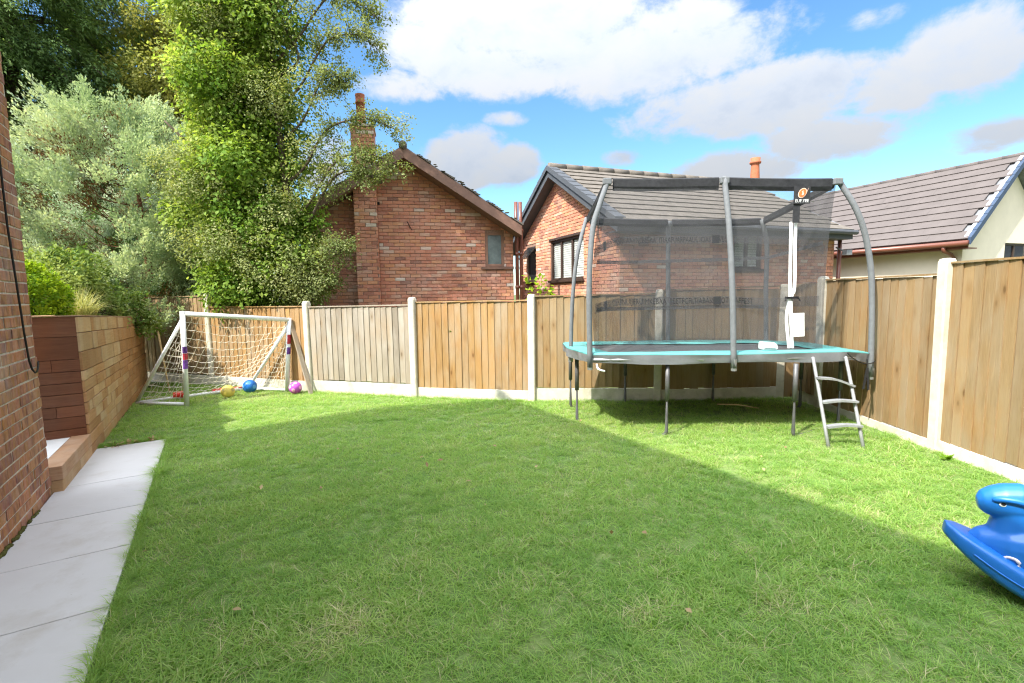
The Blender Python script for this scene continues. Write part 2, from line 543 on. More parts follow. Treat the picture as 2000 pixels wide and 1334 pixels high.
M_SLEEVE = plain('net_sleeve_black', (0.035, 0.036, 0.040), 0.8, 0.2, 25, 0.3, 0.3)
M_BLACK = plain('black_rubber', (0.02, 0.02, 0.022), 0.6, 0.3, 12, 0.2, 0.1)
M_PADG = plain('pad_turquoise', (0.095, 0.33, 0.32), 0.45, 0.4, 5, 0.12, 0.1)
M_PADS = plain('pad_skirt', (0.17, 0.178, 0.19), 0.5, 0.4, 5, 0.2, 0.2)
M_MATB = plain('jump_mat', (0.09, 0.09, 0.095), 0.6, 0.3, 30, 0.2, 0.2)
M_NET = mesh_fabric('net_mesh', (0.085, 0.087, 0.092), 0.61)
M_BAND = mesh_fabric('net_band', (0.07, 0.072, 0.078), 0.2)
M_BANDT = mesh_fabric('text_band', (0.075, 0.075, 0.08), 0.50)
M_INK = plain('print_black', (0.012, 0.012, 0.014), 0.7, 0.2, 5, 0.1, 0)
M_RED_INK = plain('print_orange', (0.78, 0.16, 0.05), 0.6, 0.2, 5, 0.1, 0)
M_PINK_INK = plain('print_pale', (0.85, 0.55, 0.45), 0.6, 0.2, 5, 0.1, 0)
M_TOY = plain('toy_blue', (0.010, 0.150, 0.54), 0.42, 0.5, 3, 0.07, 0.02, coat=0.25)
M_GOALN = plain('net_cord', (0.74, 0.68, 0.57), 0.8, 0.2, 12, 0.1, 0)
M_PURPLE = plain('tape_purple', (0.16, 0.06, 0.32), 0.5, 0.3, 18, 0.8, 0)
M_REDTAPE = plain('tape_red', (0.50, 0.05, 0.07), 0.5, 0.3, 18, 0.5, 0)
M_BALLB = plain('ball_blue', (0.015, 0.14, 0.48), 0.35, 0.4, 6, 0.15, 0.05)
M_BALLY = plain('ball_yellow', (0.72, 0.55, 0.13), 0.5, 0.3, 6, 0.15, 0.05)
M_BALLP = plain('ball_purple', (0.46, 0.08, 0.50), 0.4, 0.4, 6, 0.2, 0.05)
M_PINK = plain('ball_pink', (0.75, 0.35, 0.55), 0.4, 0.4, 6, 0.2, 0.05)
M_RED = plain('red_plastic', (0.62, 0.03, 0.02), 0.35, 0.4, 6, 0.1, 0.05)
M_CABLE = plain('black_cable', (0.012, 0.012, 0.012), 0.5, 0.3)
M_GLASS = glass_mat('glass_clear', (0.93, 0.95, 0.95), 0.90)
M_GLASSD = glass_mat('glass_dark', (0.3, 0.34, 0.34), 0.35)
M_FROST = plain('frosted_glass', (0.17, 0.215, 0.205), 0.14, 0.6, 2.2, 0.6, 0.05)  # strong blotches in the colour stand in for reflections on the pane
M_DARK = plain('dark_room', (0.03, 0.03, 0.03), 0.9, 0.1)
M_BARK = plain('bark', (0.13, 0.10, 0.075), 0.95, 0.1, 14, 0.4, 1.0)
M_TWIG = plain('twig_brown', (0.13, 0.06, 0.032), 0.9, 0.1, 10, 0.4, 0.3)
M_CANE = plain('cane', (0.55, 0.40, 0.20), 0.8, 0.2)
M_DRYLEAF = plain('dry_leaf', (0.36, 0.20, 0.10), 0.85, 0.2, 20, 0.5)
M_MOSS = plain('moss', (0.10, 0.10, 0.03), 0.95, 0.1, 25, 0.5, 1.0)


def ground_mat():
    m, t = material('lawn_thatch')
    p = pos(t)
    a = t.noise(p, 3.0, 6, 0.6)
    b = t.noise(p, 45, 5, 0.7)
    col = t.mix(t.mr(a, 0.35, 0.7), (0.12, 0.21, 0.055), (0.21, 0.265, 0.09))
    col = t.mix(t.mr(b, 0.5, 0.75, 0, 0.38), col, (0.40, 0.38, 0.20))
    finish(t, col, 0.95, b, 0.8, 0.02, 0.1)
    return m


M_LAWN = ground_mat()
M_GROUND = plain('rough_ground', (0.10, 0.13, 0.05), 0.95, 0.1, 0.7, 0.35, 0.5)

# ------------------------------------------------------------------ ground, lawn, path
UX, UY = -0.524, 0.852          # the house runs this way; its outward normal is (0.852, 0.524)
RZ_HOUSE = math.atan2(UY, UX)


def un(u, n):
    return (u * UX + n * 0.852, u * UY + n * 0.524)


mb = MB()
mb.add([(-400, -400, -0.012), (400, -400, -0.012), (400, 400, -0.012), (-400, 400, -0.012)], [(0, 1, 2, 3)])
mb.put('ground', M_GROUND, kind='structure')

POSTS_BACK = [(-7.75, 9.78, 1.73), (-5.68, 9.03, 1.73), (-3.50, 8.24, 1.57), (-1.58, 7.68, 1.61), (0.30, 7.25, 1.63), (2.17, 7.11, 1.67), (4.04, 7.19, 1.72)]
LAWN_POLY = [(4.24, -1.5), (4.24, 7.15), (4.04, 7.16), (2.17, 7.08), (0.30, 7.22), (-1.58, 7.65), (-3.50, 8.21), (-5.68, 9.0), (-6.9, 9.45),
             un(10.9, -1.2), un(6.8, -1.2), un(6.78, -0.57), un(-1.0, -0.57)]
mb = MB()
mb.add([(x, y, 0.0) for x, y in LAWN_POLY], [list(range(len(LAWN_POLY)))])
mb.put('lawn', M_LAWN, kind='structure')

path = MB()
path.add([(*un(a, b), -0.004) for a, b in ((-1, -1.28), (-1, -0.575), (6.77, -0.575), (6.77, -1.28))], [(0, 1, 2, 3)])
path_o = path.put('path', M_PATHBED, kind='structure')
joints = [6.77, 5.50, 4.70, 3.955, 3.19, 2.42, 1.66, 0.89, 0.12]
for i in range(len(joints) - 1):
    a, b = joints[i + 1] + 0.004, joints[i] - 0.004
    sk = 0.03
    m = MB()
    P = [(a - 0.0, -1.265), (a + 0.0, -0.58), (b + 0.0, -0.58), (b - 0.0, -1.265)]
    lo = [(*un(*q), -0.003) for q in P]
    hi = [(*un(*q), 0.026 + R.uniform(-0.002, 0.002)) for q in P]
    m.hexa([lo[0], lo[1], lo[2], lo[3], hi[0], hi[1], hi[2], hi[3]])
    m.put('slab', M_SLAB, path_o, bevel=0.003)

# white paving of the side passage, a step up behind the low sleepers
mb = MB()
mb.add([(*un(a, b), 0.236) for a, b in ((5.42, -1.36), (6.6, -1.36), (6.6, -3.6), (5.42, -3.6))], [(0, 1, 2, 3)])
mb.put('side_paving', plain('white_paving', (0.72, 0.71, 0.69), 0.7, 0.2, 5, 0.08, 0.1), kind='structure')


# ------------------------------------------------------------------ brick laying
def brick_mesh(l, h, d, mat, j=0.0, seed=0):
    """a brick whose arris is worn: front at y=-d, x 0..l, z 0..h"""
    r = random.Random(seed)
    q = lambda s_=1: r.uniform(-j, j) * s_
    c = 0.005
    V = [(0, 0, 0), (l, 0, 0), (l, 0, h), (0, 0, h),
         (0 + q(), -d * 0.7, q()), (l + q(), -d * 0.7, q()), (l + q(), -d * 0.7, h + q()), (q(), -d * 0.7, h + q()),
         (c + q(), -d + q(0.6), c + q()), (l - c + q(), -d + q(0.6), c + q()), (l - c + q(), -d + q(0.6), h - c + q()), (c + q(), -d + q(0.6), h - c + q())]
    Fs = []
    for a in (0, 4):
        for i in range(4):
            k = (i + 1) % 4
            Fs.append((a + i, a + k, a + 4 + k, a + 4 + i))
    Fs.append((8, 9, 10, 11))
    return V, Fs


def lay_bricks(parent, origin, ax, nrm, spans, mat, cam_xy, limit=300, L=0.215, H=0.065, J=0.010, D=0.012, jit=0.003, seed=1, name='brick', base_z=0.0):
    """spans(z0,z1) -> list of (u0,u1) free intervals of that course. Nearest `limit` bricks become objects, the others one part of kind stuff."""
    r = random.Random(seed)
    ax, nrm, origin = Vector(ax), Vector(nrm), Vector(origin)
    cells = []
    k = 0
    z = base_z
    while True:
        sp = spans(z, z + H)
        if sp is None:
            break
        for (a, b) in sp:
            first = -(0.5 if k % 2 else 0.0) * (L + J) + r.uniform(-0.012, 0.012)
            u = first
            n0 = math.floor((a - first) / (L + J))
            u = first + n0 * (L + J)
            while u < b:
                s0, s1 = max(u, a), min(u + L, b)
                if s1 - s0 > 0.035:
                    cells.append((s0, s1 - s0, z))
                u += L + J
        z += H + J
        k += 1
    def dist(c):
        p = origin + ax * (c[0] + c[1] / 2)
        return (p.x - cam_xy[0]) ** 2 + (p.y - cam_xy[1]) ** 2 + (c[2] - 1.65) ** 2
    cells.sort(key=dist)
    rz = math.atan2(ax.y, ax.x)
    variants = {}
    BV, BF = [], []
    for i, (u, l, z) in enumerate(cells):
        if i < limit:
            key = (round(l, 2), r.randrange(5))
            if key not in variants:
                V, Fs = brick_mesh(key[0], H, D, mat, jit, r.randrange(9999))
                variants[key] = mesh_np(name, np.array(V), Fs, mat)
            p = origin + ax * u
            o = bpy.data.objects.new(name, variants[key])
            o.parent = parent
            o.location = (p.x, p.y, z)
            o.rotation_euler = (R.uniform(-0.004, 0.004), R.uniform(-0.006, 0.006), rz)
            o.location += nrm * R.uniform(-0.003, 0.003)
            COL.objects.link(o)
        else:
            V, Fs = brick_mesh(l, H, D, mat, jit, r.randrange(9999))
            b = len(BV)
            for (x, y, zz) in V:
                p = origin + ax * (u + x) - nrm * y
                BV.append((p.x, p.y, z + zz))
            BF.extend([[q + b for q in f] for f in Fs])
    if BV:
        put('brickwork', mesh_np('brickwork', np.array(BV), BF, mat), parent, kind='stuff')


def cut(a, b, holes):
    out = [(a, b)]
    for h0, h1 in holes:
        nxt = []
        for x0, x1 in out:
            if h1 <= x0 or h0 >= x1:
                nxt.append((x0, x1))
                continue
            if h0 > x0:
                nxt.append((x0, h0 - 0.008))
            if h1 < x1:
                nxt.append((h1 + 0.008, x1))
        out = nxt
    return [q for q in out if q[1] - q[0] > 0.03]


# ------------------------------------------------------------------ the near house (its long wall is at the frame's left edge, its roof shades the lawn)
near = thing('brick_house', 'banded red brown brick house wall with a hanging black cable beside the pale path', 'house', (*un(5.4, -1.28), 0), RZ_HOUSE)
# local frame: x along the wall (0 at the corner, negative towards the viewer), y into the house
EAVE, RIDGE, DEEP = 5.9, 10.4, 10.6
body = MB()
body.box((-14, 0, -0.2), (-0.0, DEEP, EAVE))
body.prism([(-14, 0, EAVE), (-14, DEEP, EAVE), (-14, DEEP / 2, RIDGE - 0.25)], (14, 0, 0))
body.put('wall', M_MORTAR, near)
roof = MB()
sl = (RIDGE - EAVE) / (DEEP / 2)
for sgn in (0, 1):
    e0 = (-0.35, EAVE - 0.35 * sl) if not sgn else (DEEP + 0.35, EAVE - 0.35 * sl)
    roof.prism([(-14.2, e0[0], e0[1]), (-14.2, DEEP / 2, RIDGE), (-14.2, DEEP / 2, RIDGE + 0.14), (-14.2, e0[0], e0[1] + 0.14)], (14.22, 0, 0))
roof.put('roof', M_TILE, near)
gut = MB()
gut.tube([(-14.2, -0.40, EAVE - 0.22), (0.2, -0.40, EAVE - 0.22)], 0.06, 8)
gut.put('gutter', M_BROWN, near)


def near_spans(z0, z1):
    if z1 > 4.2:
        return None
    return [(-1.75, 0.004)]


lay_bricks(near, (0, 0, 0), (1, 0, 0), (0, -1, 0), near_spans, M_BRICK_NEAR, (-0.3, 0.0), 300, seed=3, D=0.006, base_z=0.012, L=0.232, H=0.072, J=0.013)


cb = MB()
cpts = [(-0.42, -0.035, 4.0), (-0.41, -0.03, 3.0), (-0.405, -0.028, 2.2), (-0.36, -0.03, 1.75), (-0.33, -0.032, 1.4), (-0.305, -0.035, 1.19), (-0.28, -0.04, 1.12), (-0.235, -0.045, 1.085),
        (-0.17, -0.04, 1.085), (-0.1, -0.03, 1.10), (-0.03, -0.02, 1.13), (0.012, -0.01, 1.15)]
cb.tube(cpts, 0.007, 6)
cb.put('cable', M_CABLE, near, True)
mo = MB()
for i in range(90):
    u_ = R.uniform(-2.6, -0.35)
    rr = R.uniform(0.006, 0.022)
    mo.sphere((u_, -0.012 - R.uniform(0, 0.012), 0.026 + R.uniform(-0.002, 0.01)), (rr * 1.3, rr * 0.8, rr * 0.7), 6, 4)
mo.put('moss', M_MOSS, near, True, kind='stuff')

# ------------------------------------------------------------------ retaining wall of timber blocks
wall = thing('retaining_wall', 'raised bed wall of stacked tan timber blocks with a dark mahogany end', 'wall', (*un(6.55, -1.2), 0), RZ_HOUSE)
WL = 5.1
topz = lambda x: 1.485 - 0.036 * x
core = MB()
core.hexa([(0.03, 0.025, 0), (WL, 0.025, 0), (WL, 0.2, 0), (0.03, 0.2, 0), (0.03, 0.025, topz(0) - 0.02), (WL, 0.025, topz(WL) - 0.02), (WL, 0.2, topz(WL) - 0.02), (0.03, 0.2, topz(0) - 0.02)])
core.box((0.04, 0.2, 0.0), (0.2, 2.0, 1.45))
core.put('core', M_SLEEPER_DK, wall)
hts = [0.125, 0.125, 0.105, 0.12, 0.115, 0.11, 0.12, 0.105, 0.20, 0.20, 0.17]
tot = sum(hts)
hts = [h * 1.485 / tot for h in hts]
z = 0.0
for ci, h in enumerate(hts):
    x = -0.002
    first = True
    while x < WL:
        l = R.choice([0.17, 0.24, 0.30, 0.38, 0.48, 0.60]) * (1.25 if ci < 2 else 1.0) * (1.0 if x < 2 else 1.2)
        if first and ci in (4, 7):
            l = 0.10
        if ci < 2:
            l *= 1.8
        x1 = min(x + l, WL)
        d = R.uniform(-0.006, 0.008)
        z0, z1 = z, z + h - 0.006
        f0 = topz(x) / 1.485
        f1 = topz(x1) / 1.485
        m = MB()
        m.hexa([(x + 0.002, -d, z0 * f0), (x1 - 0.002, -d, z0 * f1), (x1 - 0.002, 0.028, z0 * f1), (x + 0.002, 0.028, z0 * f0),
                (x + 0.002, -d, z1 * f0), (x1 - 0.002, -d, z1 * f1), (x1 - 0.002, 0.028, z1 * f1), (x + 0.002, 0.028, z1 * f0)])
        pick = M_SLEEPER_OR if R.random() < 0.14 + 0.26 * x + (0.3 if ci < 1 else 0) else M_SLEEPER
        if first and ci in (1, 4, 8) and R.random() < 0.7:
            pick = M_SLEEPER_OR
        m.put('timber_block', pick, wall, bevel=0.006)
        x = x1
        first = False
    z += h
# end of the wall that faces the house: dark stained sleepers
z = 0.205
for ci, h in enumerate([0.115, 0.12, 0.11, 0.12, 0.11, 0.115, 0.12, 0.225, 0.20]):
    h *= 1.28 / 1.235
    y = 0.024
    while y < 2.0:
        l = R.choice([0.22, 0.34, 0.5, 0.9])
        y1 = min(y + l, 2.0)
        m = MB()
        d = R.uniform(0.0, 0.008)
        m.box((0.0 - d, y, z + 0.001), (0.045, y1 - 0.003, z + h - 0.004))
        m.put('dark_block', M_SLEEPER_DK, wall, bevel=0.003)
        y = y1
    z += h
cap = MB()
cap.hexa([(-0.012, 0.0, topz(0)), (WL, 0.0, topz(WL)), (WL, 0.21, topz(WL)), (-0.012, 0.21, topz(0)), (-0.012, 0.0, topz(0) + 0.012), (WL, 0.0, topz(WL) + 0.012), (WL, 0.21, topz(WL) + 0.012), (-0.012, 0.21, topz(0) + 0.012)])
cap.box((-0.012, 0.212, 1.486), (0.2, 2.0, 1.497))
cap.put('capping', M_SLEEPER_TOP, wall)

step = thing('sleeper_step', 'low brown timber sleeper step edging the pale path between brick wall and raised bed', 'step', (*un(5.41, -1.2), 0), RZ_HOUSE)
for k, (a, b, z0, z1) in enumerate([(0, 0.62, 0, 0.122), (0.622, 1.135, 0, 0.122), (0, 1.135, 0.125, 0.247)]):
    m = MB()
    m.box((a, 0.0 - 0.003 * k, z0), (b, 0.15, z1))
    m.put('sleeper', M_SLEEPER_TOP if k == 2 else M_SLEEPER, step, bevel=0.006)

bed = MB()
bed.add([(*un(a, b), 1.30) for a, b in ((6.75, -1.4), (11.4, -1.4), (12.0, -6), (6.75, -6))], [(0, 1, 2, 3)])
bed.put('bed_soil', M_SOIL, kind='structure')

# ------------------------------------------------------------------ timber fences between concrete posts
def board_mesh(h, w, mat, seed):
    r = random.Random(seed)
    dz = r.uniform(-0.012, 0.006)
    t0, t1 = 0.009, 0.006
    V = [(0, 0, dz), (w, -0.008, dz), (w, -0.008 - t0, dz), (0, -t1, dz),
         (0, 0, h), (w, -0.008, h), (w, -0.008 - t0, h), (0, -t1, h)]
    Fs = [(0, 1, 2, 3), (7, 6, 5, 4), (3, 2, 6, 7), (2, 1, 5, 6), (1, 0, 4, 5), (0, 3, 7, 4)]
    return mesh_np('board', np.array(V), Fs, mat)


def post_mesh(h, w=0.11):
    m = MB()
    c = 0.012
    def ring(s_, z_):
        a = w / 2 * s_
        k = c * s_
        return [(-a + k, -a, z_), (a - k, -a, z_), (a, -a + k, z_), (a, a - k, z_), (a - k, a, z_), (-a + k, a, z_), (-a, a - k, z_), (-a, -a + k, z_)]
    V = ring(1, -0.1) + ring(1, h - 0.04) + ring(0.82, h - 0.008) + ring(0.3, h)
    Fs = []
    for i in range(3):
        for k in range(8):
            k2 = (k + 1) % 8
            Fs.append((i * 8 + k, i * 8 + k2, i * 8 + 8 + k2, i * 8 + 8 + k))
    Fs.append(tuple(range(24, 32)))
    m.add(V, Fs)
    return m


def build_fence(fence, org, P, panels, gz):
    """P: posts (x,y,h); panels: per bay (bottom z, top z at both ends, material index)"""
    for (x, y, h) in P:
        post_mesh(h).put('concrete_post', M_CONC, fence, loc=(x - org[0], y - org[1], 0), rot=(R.uniform(-0.012, 0.012), R.uniform(-0.012, 0.012), math.atan2(P[1][1] - P[0][1], P[1][0] - P[0][0])))
    for i, (zb, zt0, zt1, mi) in enumerate(panels):
        a, b = Vector(P[i][:2]), Vector(P[i + 1][:2])
        d = (b - a).normalized()
        rz = math.atan2(d.y, d.x)
        Lb = (b - a).length - 0.108
        s0 = a + d * 0.054
        loc = (s0.x - org[0], s0.y - org[1], 0)
        g = MB()
        g.box((0.0, -0.024, -0.05), (Lb, 0.022, zb - 0.004 if zb < 0.2 else zb - 0.02))
        g.put('gravel_board', M_GRAVELB, fence, loc=loc, rot=(0, 0, rz), bevel=0.004)
        fr = MB()
        for zz in (zb + 0.10, (zb + zt0) / 2, zt0 - 0.12):
            fr.box((0.0, 0.002, zz - 0.025), (Lb, 0.042, zz + 0.025))
        fr.hexa([(0, -0.034, zt0 - 0.0), (Lb, -0.034, zt1), (Lb, 0.03, zt1), (0, 0.03, zt0), (0, -0.034, zt0 + 0.018), (Lb, -0.034, zt1 + 0.018), (Lb, 0.03, zt1 + 0.018), (0, 0.03, zt0 + 0.018)])
        mat = M_FENCE[mi]
        pn = fr.put('fence_panel', mat, fence, loc=loc, rot=(0, 0, rz))
        nb = max(12, int(round(Lb / 0.107)))
        w = Lb / nb
        vs = [board_mesh(min(zt0, zt1) - zb, w + 0.012, mat, R.randrange(9999)) for _ in range(5)]
        for k in range(nb):
            o = put('board', vs[R.randrange(5)], pn, (k * w - 0.004, -0.004 + R.uniform(-0.003, 0.002), zb + R.uniform(-0.006, 0.006)), (R.uniform(-0.004, 0.002), 0, R.uniform(-0.01, 0.01)))


fb = thing('timber_fence', 'long weathered timber fence behind the goal and trampoline with concrete posts', 'fence', (POSTS_BACK[0][0], POSTS_BACK[0][1], 0))
build_fence(fb, POSTS_BACK[0], POSTS_BACK, [(0.20, 1.66, 1.68, 3), (0.19, 1.47, 1.47, 1), (0.225, 1.46, 1.48, 2), (0.165, 1.52, 1.53, 1), (0.215, 1.59, 1.60, 0), (0.18, 1.65, 1.68, 3)], 0)
POSTS_RIGHT = [(4.27, 6.58, 1.81), (4.26, 4.72, 1.92), (4.23, 2.80, 1.98), (4.2, 0.9, 2.0)]
fr_ = thing('timber_fence', 'tall tan timber fence along the sunny side lawn behind the blue rocker', 'fence', (4.27, 6.58, 0))
build_fence(fr_, POSTS_RIGHT[0], POSTS_RIGHT, [(0.10, 1.75, 1.76, 3), (0.125, 1.865, 1.865, 0), (0.14, 1.92, 1.92, 3)], 0)
# short return that closes the corner
cg = MB()
cg.box((0.03, -0.54, -0.05), (0.07, -0.05, 0.15))
cg.put('gravel_board', M_GRAVELB, fr_, loc=(-0.05, 0.60, 0))
cf = MB()
cf.box((-0.20, 0.585, 0.02), (0.0, 0.61, 1.70))
cf.put('fence_panel', M_FENCE[3], fr_)
cp = MB()
cp.box((-0.03, 0.05, 0.155), (0.005, 0.58, 1.72))
cpo = cp.put('fence_panel', M_FENCE[3], fr_)
for k in range(5):
    put('board', board_mesh(1.56, 0.115, M_FENCE[3], k), cpo, (-0.03, 0.585 - k * 0.107, 0.155), (0, 0, -math.pi / 2))

# ------------------------------------------------------------------ houses over the fence
TH = rad(20.9)
HB, HA = (math.cos(TH), math.sin(TH)), (-math.sin(TH), math.cos(TH))


def tiles(parent, origin, ax, upv, nx, ny, w, h, mat, limit=300, seed=4, lift=0.016, stagger=True, x_cut=None):
    """flat interlocking tiles laid in rows up a slope; near rows are objects"""
    r = random.Random(seed)
    ax, upv, origin = Vector(ax), Vector(upv), Vector(origin)
    nv = ax.cross(upv).normalized()
    flip = nv.z < 0
    if flip:
        nv = -nv
    rotm = Matrix((-ax if flip else ax, upv, nv)).transposed()
    eul = rotm.to_euler()
    ms = []
    for k in range(5):
        q = lambda: r.uniform(-0.0012, 0.0012)
        t0 = 0.024
        V = [(0.0006, 0, -0.012), (w - 0.0006, 0, -0.012), (w - 0.0006, h * 1.1, -0.012), (0.0006, h * 1.1, -0.012),
             (0.0006, q(), t0 + q()), (w - 0.0006, q(), t0 + q()), (w - 0.0006, h * 1.1, 0.0), (0.0006, h * 1.1, 0.0)]
        ms.append(mesh_np('roof_tile', np.array(V), [(0, 3, 2, 1), (4, 5, 6, 7), (0, 1, 5, 4), (1, 2, 6, 5), (2, 3, 7, 6), (3, 0, 4, 7)], mat))
    n = 0
    for j in range(ny):
        for i in range(nx):
            off = (0.5 * w if (j % 2 and stagger) else 0.0)
            p = origin + ax * ((i + (1 if flip else 0)) * w + off) + upv * (j * h) + nv * (0.012 + r.uniform(-0.0008, 0.0012))
            if x_cut and (i * w + off + w > x_cut):
                continue
            if n < limit:
                o = put('roof_tile', ms[r.randrange(5)], parent, p, eul)
                n += 1


def window(parent, org, ax, nrm, w, h, mat, lights, depth=0.05, glass=M_GLASS, blind=False, sill=True, back=M_DARK, fw_=0.055):
    """org: bottom left corner on the wall face; lights: list of fractions where mullions stand"""
    ax, nrm, org = Vector(ax), Vector(nrm), Vector(org)
    rz = math.atan2(ax.y, ax.x)
    f = MB()
    y0, y1 = -0.012, 0.05
    f.box((0, y0, 0), (fw_, y1, h))
    f.box((w - fw_, y0, 0), (w, y1, h))
    f.box((fw_, y0, 0), (w - fw_, y1, fw_))
    f.box((fw_, y0, h - fw_), (w - fw_, y1, h))
    for q in lights:
        f.box((w * q - fw_ * 0.6, y0 + 0.002, fw_), (w * q + fw_ * 0.6, y1, h - fw_))
    fo = f.put('window', mat, parent, loc=org, rot=(0, 0, rz), bevel=0.004)
    edges = [fw_] + [w * q for q in lights] + [w - fw_]
    for a, b in zip(edges[:-1], edges[1:]):
        g = MB()
        a2 = a + (0 if a == fw_ else fw_ * 0.6)
        b2 = b - (0 if b == w - fw_ else fw_ * 0.6)
        g.box((a2, 0.014, fw_), (b2, 0.020, h - fw_))
        g.put('pane', glass, fo)
        if blind:
            s_ = MB()
            n = int((h - 2 * fw_) / 0.05)
            for k in range(n):
                zz = fw_ + (k + 0.5) * (h - 2 * fw_) / n
                s_.hexa([(a2 + 0.01, 0.030, zz - 0.024), (b2 - 0.01, 0.030, zz - 0.024), (b2 - 0.01, 0.034, zz - 0.024), (a2 + 0.01, 0.034, zz - 0.024),
                         (a2 + 0.01, 0.040, zz + 0.024), (b2 - 0.01, 0.040, zz + 0.024), (b2 - 0.01, 0.044, zz + 0.024), (a2 + 0.01, 0.044, zz + 0.024)])
            s_.put('blind_slats', M_BLIND, fo, kind='stuff')
    bk = MB()
    bk.box((fw_ * 0.5, 0.056, fw_ * 0.5), (w - fw_ * 0.5, 0.062, h - fw_ * 0.5))
    bk.put('dark_backing', back, fo)  # dark sheet behind the panes, painted as the shade of the room
    if sill:
        s_ = MB()
        s_.box((-0.05, -0.11, -0.055), (w + 0.05, -0.055, -0.003))
        s_.box((0.002, -0.054, -0.002 - 0.0), (w - 0.002, -0.013, 0.012))
        s_.put('sill', mat, fo, bevel=0.005)
    return fo


def cut_holes(o, boxes):
    for lo, hi in boxes:
        c = bpy.data.objects.new('cutter', MB().box(lo, hi).mesh('cutter', None))
        COL.objects.link(c)
        c.matrix_world = o.parent.matrix_basis.copy()
        bo_ = o.modifiers.new('hole', 'BOOLEAN')
        bo_.operation = 'DIFFERENCE'
        bo_.solver = 'EXACT'
        bo_.object = c
        dg = bpy.context.evaluated_depsgraph_get()
        dg.update()
        me = bpy.data.meshes.new_from_object(o.evaluated_get(dg))
        o.modifiers.clear()
        o.data = me
        bpy.data.objects.remove(c)


# --- the gabled house with the tall chimney
h1 = thing('brick_house', 'red brick house with a tall chimney stack on its gable behind the fence', 'house', (0.0, 11.2, 0), rad(12))
xl, xr, xa = -4.5, 0.06, -2.33
sl1 = 0.628
ZA = 4.74
ztop = lambda x: ZA - sl1 * abs(x - xa)
w1 = MB()
w1.prism([(xl, 0, -0.1), (xr, 0, -0.1), (xr, 0, ztop(xr) - 0.14), (xa, 0, ZA - 0.14), (xl, 0, ztop(xl) - 0.14)], (0, 8, 0))
w1o = w1.put('wall', M_MORTAR_FAR, h1)
win1 = (-0.58, -0.16, 2.26, 3.02)
cut_holes(w1o, [((win1[0], -0.2, win1[2]), (win1[1], 0.14, win1[3]))])
CH = (-3.37, -2.91)


def spans_h1(z0, z1):
    if z1 > ZA - 0.06:
        return None
    lim = (ZA - 0.14 - z1) / sl1
    a, b = max(xl, xa - lim), min(xr, xa + lim)
    if b - a < 0.1:
        return []
    holes = [(CH[0] + 0.005, CH[1] - 0.005)]
    if z1 > win1[2] - 0.05 and z0 < win1[3]:
        holes.append((win1[0], win1[1]))
    return cut(a, b, holes)


lay_bricks(h1, (0, 0, 0), (1, 0, 0), (0, -1, 0), spans_h1, M_BRICK_FAR, (-1.4, -2), 240, seed=5, D=0.014, jit=0.004, base_z=1.13)
window(h1, (win1[0], 0.016, win1[2]), (1, 0, 0), (0, -1, 0), win1[1] - win1[0], win1[3] - win1[2], M_FRAME_TAN, [], glass=M_FROST, sill=False)
s_ = MB()
s_.box((win1[0] - 0.1, -0.06, win1[2] - 0.065), (xr + 0.0, -0.0, win1[2] - 0.004))
s_.put('window_sill', M_BARGE, h1)
# chimney
chd = 0.30
ck = MB()
ck.box((CH[0] + 0.012, -chd + 0.012, -0.1), (CH[1] - 0.012, -0.004, 5.1))
ck.box((CH[0] + 0.012, -0.01, 4.0), (CH[1] - 0.012, 0.35, 5.1))
cho = ck.put('chimney', M_MORTAR_FAR, h1)


def ch_front(z0, z1):
    if z1 > 5.14:
        return None
    return [(0.0, CH[1] - CH[0])]


lay_bricks(cho, (CH[0], -chd + 0.012, 0), (1, 0, 0), (0, -1, 0), ch_front, M_BRICK_FAR, (0, 0), 115, seed=6, D=0.014, jit=0.005, L=0.205, base_z=1.13)


def ch_side(z0, z1):
    if z1 > 5.14:
        return None
    return [(0.0, chd - 0.014 if z1 < 4.0 else chd + 0.33)]


lay_bricks(cho, (CH[1] - 0.012, -chd + 0.014, 0), (0, 1, 0), (1, 0, 0), ch_side, M_BRICK_FAR, (0, 0), 90, seed=7, D=0.012, jit=0.004, base_z=1.13)
lay_bricks(cho, (CH[0] + 0.012, 0.0, 0), (0, -1, 0), (-1, 0, 0), lambda a, b: None if b > 5.14 else [(0.0 if b < 4 else -0.33, chd - 0.014)], M_BRICK_FAR, (0, 0), 0, seed=8, D=0.012, jit=0.004, base_z=1.13)
cp_ = MB()
cp_.box((CH[0] - 0.02, -chd - 0.02, 5.104), (CH[1] + 0.02, 0.36, 5.15))
cp_.put('chimney_cap', M_MORTAR, cho)
pt = MB()
pt.lathe([(0.105, 0), (0.10, 0.05), (0.088, 0.30), (0.088, 0.44), (0.10, 0.445), (0.10, 0.48), (0.088, 0.485), (0.094, 0.60), (0.098, 0.63), (0.07, 0.635), (0.065, 0.5)], (-3.16, -0.14, 5.145), 18)
pt.put('chimney_pot', M_POT, cho, True)
